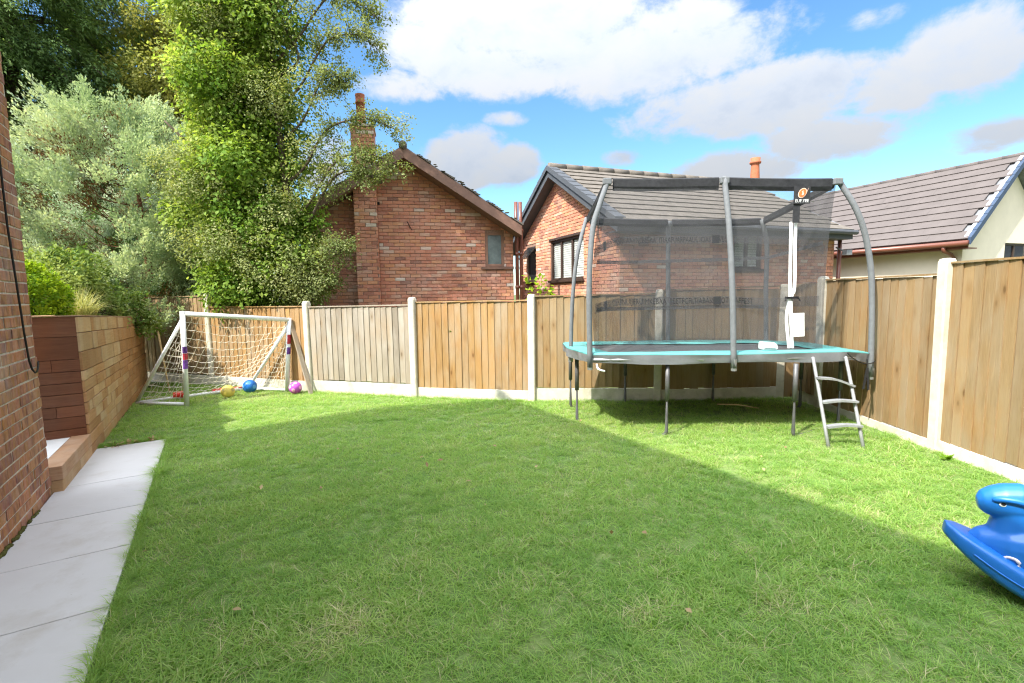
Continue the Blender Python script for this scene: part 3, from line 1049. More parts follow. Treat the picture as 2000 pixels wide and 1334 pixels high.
# roof: barge boards, slabs, tiles seen on edge
rf = MB()
for sg in (-1, 1):
    xe = xl - 0.25 if sg < 0 else xr + 0.10
    rf.prism([(xe, -0.47, ztop(xe) - 0.03), (xa, -0.47, ZA - 0.03), (xa, -0.47, ZA - 0.10), (xe, -0.47, ztop(xe) - 0.10)], (0, 8.9, 0))
rfo = rf.put('roof', M_LEAD, h1)
for sg in (-1, 1):
    xe = xl - 0.25 if sg < 0 else xr + 0.09
    bb = MB()
    bb.prism([(xe, -0.50, ztop(xe) - 0.06), (xa + (0.002 if sg > 0 else -0.002), -0.50, ZA - 0.06), (xa + (0.002 if sg > 0 else -0.002), -0.50, ZA - 0.28), (xe, -0.50, ztop(xe) - 0.28)], (0, 0.028, 0))
    bb.put('barge_board', M_BARGE, rfo)
    so = MB()
    so.prism([(xe, -0.47, ztop(xe) - 0.26), (xa, -0.47, ZA - 0.26), (xa, -0.47, ZA - 0.28), (xe, -0.47, ztop(xe) - 0.28)], (0, 0.47, 0))
    so.put('soffit', M_BARGE, rfo)
    n = math.sqrt(1 + sl1 * sl1)
    run = abs(xe - xa)
    rows = int(run * n / 0.29)
    upv = Vector((-sg / n, 0, sl1 / n))
    tiles(rfo, (xe + sg * 0.03, -0.52, ztop(xe + sg * 0.03) - 0.04), (0, 1, 0), upv, 5, rows, 0.30, 0.29, M_TILE, 60, seed=10 + sg)
rd = MB()
for k in range(14):
    rd.tube([(xa, -0.53 + k * 0.45, ZA - 0.03), (xa, -0.53 + k * 0.45 + 0.44, ZA - 0.03)], [0.085, 0.08], 10)
rd.put('ridge_tiles', M_TILE, rfo, True, kind='stuff')
mo = MB()
for i in range(34):
    x_ = R.uniform(xa + 0.3, xr)
    q = R.uniform(0.012, 0.03)
    mo.sphere((x_, -0.50 + R.uniform(-0.02, 0.06), ztop(x_) - 0.005 + R.uniform(-0.02, 0.01)), (q * 1.8, q, q * 0.6), 6, 4)
mo.put('roof_moss', plain('dark_moss', (0.085, 0.078, 0.05), 0.95, 0.1, 20, 0.5, 1.0), rfo, True, kind='stuff')
for px_ in (0.135, 0.235):
    p_ = MB()
    p_.tube([(px_, -0.07, 0), (px_, -0.07, 2.98), (px_ - 0.012, -0.07, 3.05), (px_ - 0.012, -0.07, 3.70)], 0.042, 10)
    for zz in (1.75, 2.5, 3.02):
        p_.tube([(px_, -0.07, zz), (px_, -0.07, zz + 0.07)], 0.052, 10)
    p_.box((px_ - 0.03, -0.07, 2.2), (px_ + 0.03, 0.02, 2.24))
    p_.put('soil_pipe', M_BROWN, h1, True)
al = MB()
al.box((-2.98, -0.03, 3.58), (-2.86, -0.012, 3.64))
al.put('air_brick', M_DARK, h1)
wr = MB()
wr.tube([(-2.30, -0.02, 3.24), (-2.25, -0.022, 3.14), (-2.2, -0.022, 3.05)], 0.008, 5)
wr.put('wire', M_CABLE, h1)

# --- the house with the long tiled roof behind the trampoline
h2 = thing('brick_house', 'red brick bungalow with a long ridged tile roof seen through the trampoline net', 'house', (2.14, 9.6, 0), TH)
L2, W2, EZ2, RZ2, ov = 6.05, 5.25, 3.20, 4.66, 0.36
s2 = (RZ2 - EZ2) / (W2 / 2 + 0.0)
z2 = lambda y: EZ2 + s2 * min(y, W2 - y)
b2_ = MB()
b2_.prism([(0, 0, -0.1), (0, W2, -0.1), (0, W2, EZ2 - 0.16), (0, W2 / 2, RZ2 - 0.16), (0, 0, EZ2 - 0.16)], (L2, 0, 0))
b2o = b2_.put('wall', M_MORTAR_FAR, h2)
g_w = (1.40, 3.10, 1.95, 2.94)     # big gable window (y0,y1,z0,z1)
g_s = (4.04, 4.66, 1.98, 2.92)
l_w = (2.92, 3.72, 2.10, 2.86)

cut_holes(b2o, [((-0.2, g_w[0], g_w[2]), (0.16, g_w[1], g_w[3])), ((-0.2, g_s[0], g_s[2]), (0.16, g_s[1], g_s[3])), ((l_w[0], -0.2, l_w[2]), (l_w[1], 0.16, l_w[3]))])


def sp_gable(z0, z1):
    if z1 > RZ2:
        return None
    lim = (RZ2 - 0.16 - z1) / s2
    a, b = max(0, W2 / 2 - lim), min(W2, W2 / 2 + lim)
    if b - a < 0.1:
        return []
    holes = []
    for q in (g_w, g_s):
        if z1 > q[2] - 0.05 and z0 < q[3] + 0.02:
            holes.append((W2 - q[1], W2 - q[0]))
    a, b = W2 - b, W2 - a
    return cut(a, b, holes)


def sp_long(z0, z1):
    if z1 > EZ2 - 0.15:
        return None
    holes = []
    if z1 > l_w[2] - 0.05 and z0 < l_w[3] + 0.01:
        holes.append((l_w[0], l_w[1]))
    return cut(0.0, L2, holes)


lay_bricks(h2, (0, W2, 0), (0, -1, 0), (-1, 0, 0), sp_gable, M_BRICK_FAR, (-0.5, 1.2), 150, seed=21, D=0.014, jit=0.004, base_z=1.35)
lay_bricks(h2, (0, 0, 0), (1, 0, 0), (0, -1, 0), sp_long, M_BRICK_FAR, (2.0, -1), 150, seed=22, D=0.014, jit=0.004, base_z=1.35)
window(h2, (0.035, g_w[1], g_w[2]), (0, -1, 0), (-1, 0, 0), g_w[1] - g_w[0], g_w[3] - g_w[2], M_FRAME_DK, [0.31, 0.64], blind=True)
wn = window(h2, (0.035, g_s[1], g_s[2]), (0, -1, 0), (-1, 0, 0), g_s[1] - g_s[0], g_s[3] - g_s[2], M_FRAME_DK, [], glass=M_GLASSD, blind=False)
cs = MB()
cs.hexa([(0.03, -0.34, 0.62), (0.60, -0.34, 0.62), (0.60, -0.31, 0.60), (0.03, -0.31, 0.60), (0.03, -0.03, 0.95), (0.60, -0.03, 0.95), (0.60, 0.0, 0.93), (0.03, 0.0, 0.93)])
cs.put('open_casement', glass_mat('glass_pale', (0.75, 0.8, 0.8), 0.45), wn)
ln = MB()
ln.box((-0.03, W2 - g_w[1] - 0.08, g_w[3] + 0.004), (0.0, W2 - g_w[0] + 0.08, g_w[3] + 0.06))
lno = MB()
lno.box((-0.035, g_w[0] - 0.06, g_w[3] + 0.006), (-0.002, g_w[1] + 0.06, g_w[3] + 0.055))
lno.put('lintel', M_FRAME_DK, h2)
window(h2, (l_w[0], 0.035, l_w[2]), (1, 0, 0), (0, -1, 0), l_w[1] - l_w[0], l_w[3] - l_w[2], M_FRAME_DK, [0.5], blind=True)
rf = MB()
n = math.sqrt(1 + s2 * s2)
for sg in (0, 1):
    ye, ze = (-ov, EZ2 - s2 * ov) if not sg else (W2 + ov, EZ2 - s2 * ov)
    rf.prism([(-0.27, ye, ze - 0.02), (-0.27, W2 / 2, RZ2 - 0.02), (-0.27, W2 / 2, RZ2 - 0.09), (-0.27, ye, ze - 0.09)], (L2 + 0.42, 0, 0))
rfo = rf.put('roof', M_LEAD, h2)
run = (W2 / 2 + ov) * n
rows = 11
hh = run / rows
tiles(rfo, (-0.16, -ov - 0.03, EZ2 - s2 * (ov + 0.03) - 0.012), (1, 0, 0), Vector((0, 1 / n, s2 / n)), 21, rows, 0.30, hh, M_TILE, 300, seed=31, x_cut=L2 + 0.32)
rd = MB()
k = 0
x = -0.27
while x < L2 + 0.1:
    rd.tube([(x, W2 / 2, RZ2 + 0.0), (x + 0.44, W2 / 2, RZ2 + 0.0)], [0.10, 0.092], 10)
    x += 0.45
rd.put('ridge_tiles', M_TILE, rfo, True, kind='stuff')
for sg in (0, 1):
    ye = -ov if not sg else W2 + ov
    bb = MB()
    ze = EZ2 - s2 * ov
    bb.prism([(-0.29, ye, ze - 0.05), (-0.29, W2 / 2 + (-0.002 if not sg else 0.002), RZ2 - 0.05), (-0.29, W2 / 2 + (-0.002 if not sg else 0.002), RZ2 - 0.24), (-0.29, ye, ze - 0.24)], (0.025, 0, 0))
    bb.put('barge_board', M_VERGE, rfo)
    so = MB()
    so.prism([(-0.262, ye, ze - 0.20), (-0.262, W2 / 2, RZ2 - 0.20), (-0.262, W2 / 2, RZ2 - 0.225), (-0.262, ye, ze - 0.225)], (0.25, 0, 0))
    so.put('soffit', M_VERGE, rfo)
    for j in range(rows):
        t0, t1 = j / rows, (j + 1) / rows
        y0, y1 = ye + (W2 / 2 - ye) * t0, ye + (W2 / 2 - ye) * t1
        za, zb = ze + (RZ2 - ze) * t0, ze + (RZ2 - ze) * t1
        vc = MB()
        lift = 0.045
        vc.hexa([(-0.335, y0, za - 0.085), (-0.10, y0, za + 0.02), (-0.10, y1, zb + 0.02), (-0.335, y1, zb - 0.085),
                 (-0.335, y0, za + lift), (-0.10, y0, za + lift), (-0.10, y1, zb + 0.03), (-0.335, y1, zb + 0.03)])
        vc.put('verge_cap', M_VERGE, rfo)
fs = MB()
fs.box((-0.24, -ov + 0.0, EZ2 - s2 * ov - 0.22), (L2 + 0.12, -ov + 0.025, EZ2 - s2 * ov - 0.03))
fs.box((-0.24, -ov + 0.026, EZ2 - s2 * ov - 0.22), (L2 + 0.12, -0.003, EZ2 - s2 * ov - 0.20))
fs.put('fascia', M_VERGE, rfo)
gt = MB()
gt.tube([(-0.28, -ov - 0.06, EZ2 - s2 * ov - 0.07), (L2 + 0.16, -ov - 0.06, EZ2 - s2 * ov - 0.07)], 0.055, 8)
gt.put('gutter', M_VERGE, rfo)
pt = MB()
pt.lathe([(0.14, -0.1), (0.13, 0.1), (0.105, 0.55), (0.105, 0.62), (0.145, 0.63), (0.15, 0.68), (0.12, 0.69), (0.13, 0.78), (0.08, 0.79), (0.07, 0.6)], (5.93, 2.28, 4.5), 16)
pt.put('chimney_pot', M_POT, rfo, True)
fl = MB()
fl.box((L2 - 0.02, -0.34, 2.42), (L2 + 0.16, -0.22, 2.54))
fl.tube([(L2 + 0.05, -0.24, 2.5), (L2 + 0.05, -0.02, 2.62)], 0.02, 6)
fl.put('floodlight', M_LEAD, h2)
dp = MB()
dp.tube([(L2 + 0.09, -0.08, 0), (L2 + 0.09, -0.08, 2.9)], 0.045, 8)
dp.put('downpipe', M_BROWN, h2, True)

# --- the cream rendered house on the far side of the sunny fence
h3 = thing('rendered_house', 'cream rendered house with a smooth grey tile roof beyond the tall side fence', 'house', (10.2, 11.0, 0), TH)
L3, W3, EZ3, RZ3 = 7.0, 3.4, 2.62, 4.62
xr3 = 1.66
s3 = (RZ3 - 2.66) / (xr3 + 0.34)
w3 = MB()
w3.prism([(0, 0, -0.1), (2 * xr3, 0, -0.1), (2 * xr3, 0, 2.88), (xr3, 0, RZ3 - 0.14), (0, 0, 2.88)], (0, L3, 0))
w3o = w3.put('wall', M_RENDER, h3)
cut_holes(w3o, [((1.66, -0.2, 1.90), (2.76, 0.16, 2.65))])
n = math.sqrt(1 + s3 * s3)
rf = MB()
for sg in (0, 1):
    xe = -0.34 if not sg else 2 * xr3 + 0.34
    rf.prism([(xe, -0.28, 2.66 - 0.02), (xr3, -0.28, RZ3 - 0.02), (xr3, -0.28, RZ3 - 0.09), (xe, -0.28, 2.66 - 0.09)], (0, L3 + 0.3, 0))
rfo = rf.put('roof', M_LEAD, h3)
run = (xr3 + 0.34) * n
rows = 11
tiles(rfo, (-0.36, -0.26, 2.655), (0, 1, 0), Vector((1 / n, 0, s3 / n)), 18, rows, 0.40, run / rows, M_TILE_NEW, 300, seed=41, x_cut=L3)
rd = MB()
for k in range(16):
    rd.tube([(xr3, -0.28 + k * 0.45, RZ3 + 0.0), (xr3, -0.28 + k * 0.45 + 0.44, RZ3)], [0.07, 0.065], 8)
rd.put('ridge_tiles', M_TILE_NEW, rfo, True, kind='stuff')
M_NAVY = plain('verge_navy', (0.035, 0.06, 0.11), 0.45, 0.45, 6, 0.15)
M_PALEBLUE = plain('verge_pale', (0.50, 0.53, 0.60), 0.5, 0.4, 6, 0.08)
for j in range(rows):
    t0, t1 = j / rows, (j + 1) / rows
    x0, x1 = -0.36 + (xr3 + 0.36) * t0, -0.36 + (xr3 + 0.36) * t1
    za, zb = 2.64 + (RZ3 - 2.64) * t0, 2.64 + (RZ3 - 2.64) * t1
    vc = MB()
    vc.hexa([(x0, -0.315, za - 0.10), (x1, -0.315, zb - 0.10), (x1, -0.30, zb - 0.10), (x0, -0.30, za - 0.10), (x0, -0.315, za + 0.055), (x1, -0.315, zb + 0.04), (x1, -0.24, zb + 0.04), (x0, -0.24, za + 0.055)])
    vc.put('verge_cap', M_NAVY, rfo)
    vt = MB()
    vt.hexa([(x0, -0.236, za + 0.03), (x1, -0.236, zb + 0.02), (x1, -0.17, zb + 0.02), (x0, -0.17, za + 0.03), (x0, -0.236, za + 0.058), (x1, -0.236, zb + 0.043), (x1, -0.17, zb + 0.043), (x0, -0.17, za + 0.058)])
    vt.put('verge_strip', M_PALEBLUE, rfo)
fs = MB()
fs.box((-0.34, -0.26, 2.46), (-0.315, L3, 2.60))
fs.box((-0.314, -0.26, 2.46), (-0.002, L3, 2.485))
fs.put('fascia', M_BROWN, rfo)
gt = MB()
gt.tube([(-0.41, -0.29, 2.575), (-0.41, L3, 2.575)], 0.062, 10)
gt.put('gutter', M_BROWN, rfo, True)
dp = MB()
dp.tube([(-0.40, 0.16, 2.53), (-0.38, 0.16, 2.44), (-0.16, 0.13, 2.36), (-0.07, 0.12, 2.28), (-0.07, 0.12, 0)], 0.042, 10)
dp.tube([(-0.07, 0.12, 2.02), (-0.07, 0.12, 2.09)], 0.052, 10)
dp.put('downpipe', M_BROWN, h3, True)
window(h3, (1.66, 0.05, 1.90), (1, 0, 0), (0, -1, 0), 1.1, 0.75, M_FRAME_DK, [0.45], glass=M_GLASSD, sill=False, fw_=0.05)

# ------------------------------------------------------------------ trampoline
TO = Vector((2.4, 6.2, 0))
tr_ = thing('trampoline', 'turquoise padded trampoline with grey poles and a dark safety net in the sunny corner', 'trampoline', TO)


def smooth_path(P, n=6):
    """Catmull-Rom through the points"""
    P = [Vector(p) for p in P]
    Q = [P[0] * 2 - P[1]] + P + [P[-1] * 2 - P[-2]]
    out = []
    for i in range(1, len(Q) - 2):
        for k in range(n):
            t = k / n
            a, b, c, d = Q[i - 1], Q[i], Q[i + 1], Q[i + 2]
            out.append(0.5 * ((2 * b) + (c - a) * t + (2 * a - 5 * b + 4 * c - d) * t * t + (3 * b - a - 3 * c + d) * t ** 3))
    out.append(P[-1])
    return out


RIM = [(0.70, 6.04, 0.935), (0.88, 5.40, 0.925), (2.46, 5.31, 0.915), (3.72, 5.33, 0.925), (4.16, 5.52, 0.87), (4.14, 6.62, 0.87), (3.66, 7.03, 0.88), (2.25, 7.06, 0.89), (1.30, 7.05, 0.89), (0.72, 6.72, 0.92)]
RIMV = [Vector(p) for p in RIM]
cen = Vector((2.42, 6.2, 0.9))


def inset(p, d):
    v = Vector(p) - cen
    h = Vector((v.x, v.y, 0))
    L = h.length
    return Vector(p) - h / L * d


def ring_pts(inset_d, dz, sub=5):
    out = []
    N = len(RIMV)
    for i in range(N):
        a, b = RIMV[i], RIMV[(i + 1) % N]
        for k in range(sub):
            p = a.lerp(b, k / sub)
            q = inset(p, inset_d)
            out.append(Vector((q.x, q.y, q.z + dz)))
    return out


m = MB()
rp = ring_pts(0.03, -0.045, 3)
m.tube(rp + [rp[0]], 0.024, 8)
m.put('rim_frame', M_STEEL, tr_, True, off=TO)
# pad: turquoise ring with soft edges
SUB = 8
rings = [ring_pts(0.0, 0.0, SUB), ring_pts(-0.01, 0.018, SUB), ring_pts(0.03, 0.034, SUB), ring_pts(0.15, 0.036, SUB), ring_pts(0.27, 0.026, SUB), ring_pts(0.29, 0.004, SUB)]
V, Fs = [], []
NN = len(rings[0])
for ri, rg in enumerate(rings):
    for k, p in enumerate(rg):
        V.append(p + Vector((0, 0, R.uniform(-0.004, 0.004))) - TO)
for i in range(len(rings) - 1):
    for k in range(NN):
        k2 = (k + 1) % NN
        Fs.append((i * NN + k, i * NN + k2, (i + 1) * NN + k2, (i + 1) * NN + k))
put('safety_pad', mesh_np('safety_pad', np.array(V), Fs, M_PADG, True), tr_)
# skirt hanging from the pad's outer edge, creased
SUB2 = 14
tops = ring_pts(-0.008, 0.012, SUB2)
V, Fs = [], []
NN = len(tops)
levels = 5
for li in range(levels):
    t = li / (levels - 1)
    for k, p in enumerate(tops):
        v = (p - cen)
        v.z = 0
        v.normalize()
        wav = math.sin(k * 1.7) * 0.010 + math.sin(k * 0.63 + 1.3) * 0.014 + R.uniform(-0.006, 0.006)
        drop = 0.098 + 0.012 * math.sin(k * 0.37)
        V.append(p + v * (0.008 + wav * t * (1 - t * 0.55) * 1.7 - 0.018 * t) + Vector((0, 0, -drop * t)) - TO)
for i in range(levels - 1):
    for k in range(NN):
        k2 = (k + 1) % NN
        Fs.append((i * NN + k, i * NN + k2, (i + 1) * NN + k2, (i + 1) * NN + k))
put('skirt', mesh_np('skirt', np.array(V), Fs, M_PADS, True), tr_)
inn = ring_pts(0.22, -0.012, 4)
put('jump_mat', mesh_np('jump_mat', np.array([p - TO for p in inn]), [list(range(len(inn)))], M_MATB), tr_)
# legs: four U shaped frames under the corners
for a, b in [((1.76, 5.40), (0.82, 6.06)), ((3.14, 5.27), (4.02, 5.82)), ((0.83, 6.81), (1.68, 7.08)), ((2.98, 7.05), (3.98, 6.55))]:
    A_, B_ = Vector((*a, -0.018)), Vector((*b, -0.018))
    d = (B_ - A_).normalized()
    lg = MB()
    pts = [A_ + Vector((0, 0, 0.83)), A_ + Vector((0, 0, 0.06)), A_ + d * 0.02 + Vector((0, 0, 0.012)), A_ + d * 0.07, B_ - d * 0.07, B_ - d * 0.02 + Vector((0, 0, 0.012)), B_ + Vector((0, 0, 0.06)), B_ + Vector((0, 0, 0.83))]
    lg.tube(pts, 0.021, 8)
    for q in (A_, B_):
        lg.tube([q + Vector((0, 0, 0.42)), q + Vector((0, 0, 0.84))], 0.026, 8)
    lg.put('leg', M_LEGS, tr_, True, off=TO)
TOPP = dict(TL=(1.11, 5.65, 2.91), TM=(2.40, 5.55, 2.88), TR=(3.70, 5.60, 2.86), BR=(3.55, 6.9, 2.62), BM=(2.23, 6.9, 2.62), BL=(0.99, 6.3, 2.58))
POLES = [
    [(0.88, 5.40, 0.80), (0.87, 5.40, 1.71), (0.92, 5.48, 2.33), (1.01, 5.55, 2.62), (1.13, 5.65, 2.92)],
    [(2.46, 5.29, 0.78), (2.43, 5.32, 1.68), (2.41, 5.40, 2.36), (2.40, 5.53, 2.90)],
    [(4.15, 5.50, 0.62), (4.10, 5.50, 1.66), (4.01, 5.50, 2.17), (3.89, 5.52, 2.52), (3.735, 5.6, 2.85)],
    [(0.74, 6.05, 0.80), (0.76, 6.05, 1.46), (0.81, 6.08, 1.97), (0.88, 6.15, 2.29), (0.98, 6.3, 2.59)],
    [(2.29, 7.03, 0.80), (2.27, 7.0, 1.7), (2.25, 6.97, 2.36), (2.23, 6.9, 2.62)],
    [(3.72, 7.0, 0.80), (3.66, 6.95, 1.68), (3.64, 6.93, 2.26), (3.53, 6.88, 2.62)]]
for i, P in enumerate(POLES):
    m = MB()
    sp = smooth_path(P, 6)
    m.tube(sp, [0.0315 if i != 3 else 0.025] * len(sp), 10)
    po = m.put('pole', M_POLE, tr_, True, off=TO)
    c = MB()
    b = Vector(P[0])
    c.tube([b + Vector((0, 0, -0.03)), b + Vector((0, 0, 0.10))], 0.031, 8)
    c.put('pole_bracket', M_STEEL, po, off=TO)
# sleeves along the top
def sag(a, b, n=8, s=0.02):
    a, b = Vector(a), Vector(b)
    return [a.lerp(b, k / n) - Vector((0, 0, s * 4 * (k / n) * (1 - k / n))) for k in range(n + 1)]


order = ['TL', 'TM', 'TR', 'BR', 'BM', 'BL', 'TL']
for a, b in zip(order[:-1], order[1:]):
    A_, B_ = Vector(TOPP[a]), Vector(TOPP[b])
    d = (B_ - A_).normalized()
    P = sag(A_ + d * (0.03 if a != 'TL' else 0.07), B_ - d * 0.05, 8, 0.008)
    m = MB()
    m.tube(P, 0.019, 8)
    h_ = 0.115 if a in ('TL', 'TM') else 0.075
    V = []
    nrm_ = Vector((d.y, -d.x, 0))
    for k, p in enumerate(P):
        w_ = R.uniform(-0.006, 0.006)
        V += [p + nrm_ * 0.020 + Vector((0, 0, 0.012)), p + nrm_ * (0.017 + w_) - Vector((0, 0, h_ * 0.6)), p - Vector((0, 0, h_)), p - nrm_ * (0.017 + w_) - Vector((0, 0, h_ * 0.6)), p - nrm_ * 0.020 + Vector((0, 0, 0.012)), p + Vector((0, 0, 0.026))]
    Fq = []
    for k in range(len(P) - 1):
        for q in range(6):
            q2 = (q + 1) % 6
            Fq.append((k * 6 + q, k * 6 + q2, k * 6 + 6 + q2, k * 6 + 6 + q))
    Fq += [tuple(range(6)), tuple(range(len(P) * 6 - 6, len(P) * 6))[::-1]]
    m.add(V, Fq)
    m.put('top_sleeve', M_SLEEVE, tr_, off=TO)
for nm in ('TL', 'TM', 'TR'):
    m = MB()
    p = Vector(TOPP[nm])
    m.box(p - Vector((0.05, 0.055, 0.055)), p + Vector((0.05, -0.005, 0.02)))
    m.put('corner_joint', M_POLE, tr_, bevel=0.012, off=TO)


# net: four curved walls of mesh
def wallnet(top, mid, bot, n=10, mrows=8):
    T = [Vector(p) for p in top]
    M_ = [Vector(p) for p in mid]
    B_ = [Vector(p) for p in bot]
    V, Fq = [], []
    for j in range(mrows + 1):
        t = j / mrows
        for i in range(len(T)):
            p = T[i] * ((1 - t) * (1 - 2 * t)) + M_[i] * (4 * t * (1 - t)) + B_[i] * (t * (2 * t - 1))
            V.append(p)
    w_ = len(T)
    for j in range(mrows):
        for i in range(w_ - 1):
            Fq.append((j * w_ + i, j * w_ + i + 1, (j + 1) * w_ + i + 1, (j + 1) * w_ + i))
    return V, Fq


def lin(P, n):
    P = [Vector(p) for p in P]
    L = [0]
    for a, b in zip(P[:-1], P[1:]):
        L.append(L[-1] + (b - a).length)
    out = []
    for k in range(n + 1):
        s_ = L[-1] * k / n
        for i in range(len(P) - 1):
            if s_ <= L[i + 1] + 1e-9:
                out.append(P[i].lerp(P[i + 1], (s_ - L[i]) / max(1e-9, L[i + 1] - L[i])))
                break
    return out


NETB = dict(fl=(0.955, 5.52, 0.968), fm=(2.46, 5.56, 0.95), fr=(3.64, 5.60, 0.945), br=(3.60, 6.80, 0.915), bl=(1.52, 6.80, 0.92))
NETM = dict(fl=(0.93, 5.50, 1.95), fm=(2.43, 5.50, 1.9), fr=(3.635, 5.60, 1.9), br=(3.62, 6.85, 1.8), bl=(1.53, 6.82, 1.8))
net = MB()
for tp, mdl, bt in [(['TL', 'TM', 'TR'], ['fl', 'fm', 'fr'], ['fl', 'fm', 'fr']), (['TR', 'BR'], ['fr', 'br'], ['fr', 'br']), (['BR', 'BM', 'BLx'], ['br', 'bl'], ['br', 'bl']), (['BLx', 'BL', 'TL'], ['bl', 'fl'], ['bl', 'fl'])]:
    TT = dict(TOPP)
    TT['BLx'] = (1.5, 6.72, 2.60)
    g = lambda nm, d: Vector(d[nm])
    V, Fq = wallnet(lin([Vector(TT[q]) - Vector((0, 0, 0.05)) for q in tp], 10), lin([NETM[q] for q in mdl], 10), lin([NETB[q] for q in bt], 10))
    net.add(V, Fq)
net.put('net', M_NET, tr_, True, off=TO)


def band(P, w, mat, name, n=40, drop=0.0):
    Q = lin(P, n)
    V, Fq = [], []
    for p in Q:
        V += [p + Vector((0, 0, w / 2)), p - Vector((0, 0, w / 2))]
    for k in range(n):
        Fq.append((2 * k, 2 * k + 1, 2 * k + 3, 2 * k + 2))
    return put(name, mesh_np(name, np.array([v - TO for v in V]), Fq, mat), tr_), Q


UB = [(0.96, 5.62, 2.09), (1.22, 6.2, 2.24), (1.53, 6.76, 2.35), (3.09, 6.81, 2.35), (3.54, 6.74, 2.32), (3.595, 6.1, 2.24), (3.625, 5.64, 2.09)]
LBD = [(0.98, 5.64, 1.45), (1.50, 6.76, 1.50), (3.11, 6.80, 1.50), (3.57, 6.74, 1.46), (3.605, 5.66, 1.50)]
_, QU = band(UB, 0.105, M_BANDT, 'text_band')
_, QL = band(LBD, 0.12, M_BANDT, 'text_band')
band([(1.0, 5.66, 1.99), (1.53, 6.77, 2.05), (3.09, 6.82, 2.07), (3.56, 6.75, 2.08), (3.61, 5.64, 2.17)], 0.045, M_BAND, 'net_band')
band([(1.0, 5.67, 1.44), (1.52, 6.775, 1.405), (3.11, 6.815, 1.415), (3.55, 6.76, 1.40)], 0.05, M_BAND, 'net_band')


def text_verts(txt, size, extr=0.0):
    cu = bpy.data.curves.new('t', 'FONT')
    cu.body = txt
    cu.size = size
    cu.extrude = extr
    cu.resolution_u = 2
    ob = bpy.data.objects.new('t', cu)
    COL.objects.link(ob)
    dg = bpy.context.evaluated_depsgraph_get()
    me = bpy.data.meshes.new_from_object(ob.evaluated_get(dg))
    V = [v.co.copy() for v in me.vertices]
    Fq = [tuple(p.vertices) for p in me.polygons]
    bpy.data.objects.remove(ob)
    bpy.data.curves.remove(cu)
    bpy.data.meshes.remove(me)
    return V, Fq


def text_on_path(txt, size, Q, start, stretch, offn, name, squash=1.0):
    V, Fq = text_verts(txt, size)
    L = [0]
    for a, b in zip(Q[:-1], Q[1:]):
        L.append(L[-1] + (b - a).length)
    out = []
    for v in V:
        s_ = min(max(start + v.x * stretch, 0), L[-1] - 1e-4)
        i = next(k for k in range(len(L) - 1) if L[k + 1] >= s_)
        t = (s_ - L[i]) / (L[i + 1] - L[i])
        p = Q[i].lerp(Q[i + 1], t)
        d = (Q[i + 1] - Q[i]).normalized()
        nrm_ = Vector((d.y, -d.x, 0)) * offn
        out.append(p + nrm_ + Vector((0, 0, v.y * squash - 0.036)) - TO)
    return put(name, mesh_np(name, np.array(out), Fq, M_INK), tr_)


text_on_path('ICNCOVICTIUEAMANUTELTIVREERILLIFLKAAVNLBLEAA  ITIAAFUARPAAUL ICIAS OI VEOF', 0.105, QU, 0.05, 0.66, 0.004, 'lettering')
text_on_path('ICCLEA  JITTTRENSA ZZZOLEEAUNUIJERUIMKEBAA  IIEETFCFLTIABASS OOTFLAFFEST', 0.115, QL, 0.05, 0.70, 0.004, 'lettering')
# dark joints on the text bands
for Q, ss in ((QU, (0.55, 2.62)), (QL, (0.50, 2.62))):
    L = 0
    for s_ in ss:
        acc = 0
        for a, b in zip(Q[:-1], Q[1:]):
            l = (b - a).length
            if acc + l >= s_:
                d = (b - a).normalized()
                p = a + d * (s_ - acc)
                q = MB()
                q.beam(p - d * 0.05, p + d * 0.05, 0.012, 0.11)
                q.put('band_patch', M_INK, tr_, off=TO)
                break
            acc += l
# zip tapes, badge, care label, strap
for dx in (-0.020, 0.030):
    m = MB()
    P = smooth_path([(3.20 + dx, 5.545, 2.40), (3.195 + dx, 5.53, 2.14), (3.19 + dx, 5.50, 1.67), (3.18 + dx * 0.4, 5.50, 1.55), (3.165 + dx, 5.50, 1.32), (3.22 + dx * 0.8, 5.53, 0.965)], 6)
    V = []
    for p in P:
        V += [p + Vector((-0.018, 0.002, 0)), p + Vector((-0.014, -0.008, 0)), p + Vector((0.014, -0.008, 0)), p + Vector((0.018, 0.002, 0))]
    Fq = []
    for k in range(len(P) - 1):
        for q in range(3):
            Fq.append((k * 4 + q, k * 4 + q + 1, k * 4 + 5 + q, k * 4 + 4 + q))
        Fq.append((k * 4 + 3, k * 4, k * 4 + 4, k * 4 + 7))
    m.add(V, Fq)
    m.put('zip_tape', M_WHITE, tr_, off=TO)
m = MB()
m.box((3.12, 5.475, 1.535), (3.26, 5.50, 1.56))
for a in (-0.06, 0.0, 0.07):
    m.tube([(3.18 + a, 5.47, 1.55), (3.18 + a * 1.3, 5.465, 1.51)], 0.007, 5)
m.put('zip_tie', M_INK, tr_, off=TO)
m = MB()
m.box((3.17, 5.50, 2.385), (3.245, 5.508, 2.60))
m.put('zip_flap', M_SLEEVE, tr_, off=TO)
m = MB()
m.box((3.165, 5.485, 2.59), (3.345, 5.495, 2.78))
bd = m.put('logo_badge', M_SLEEVE, tr_, off=TO)
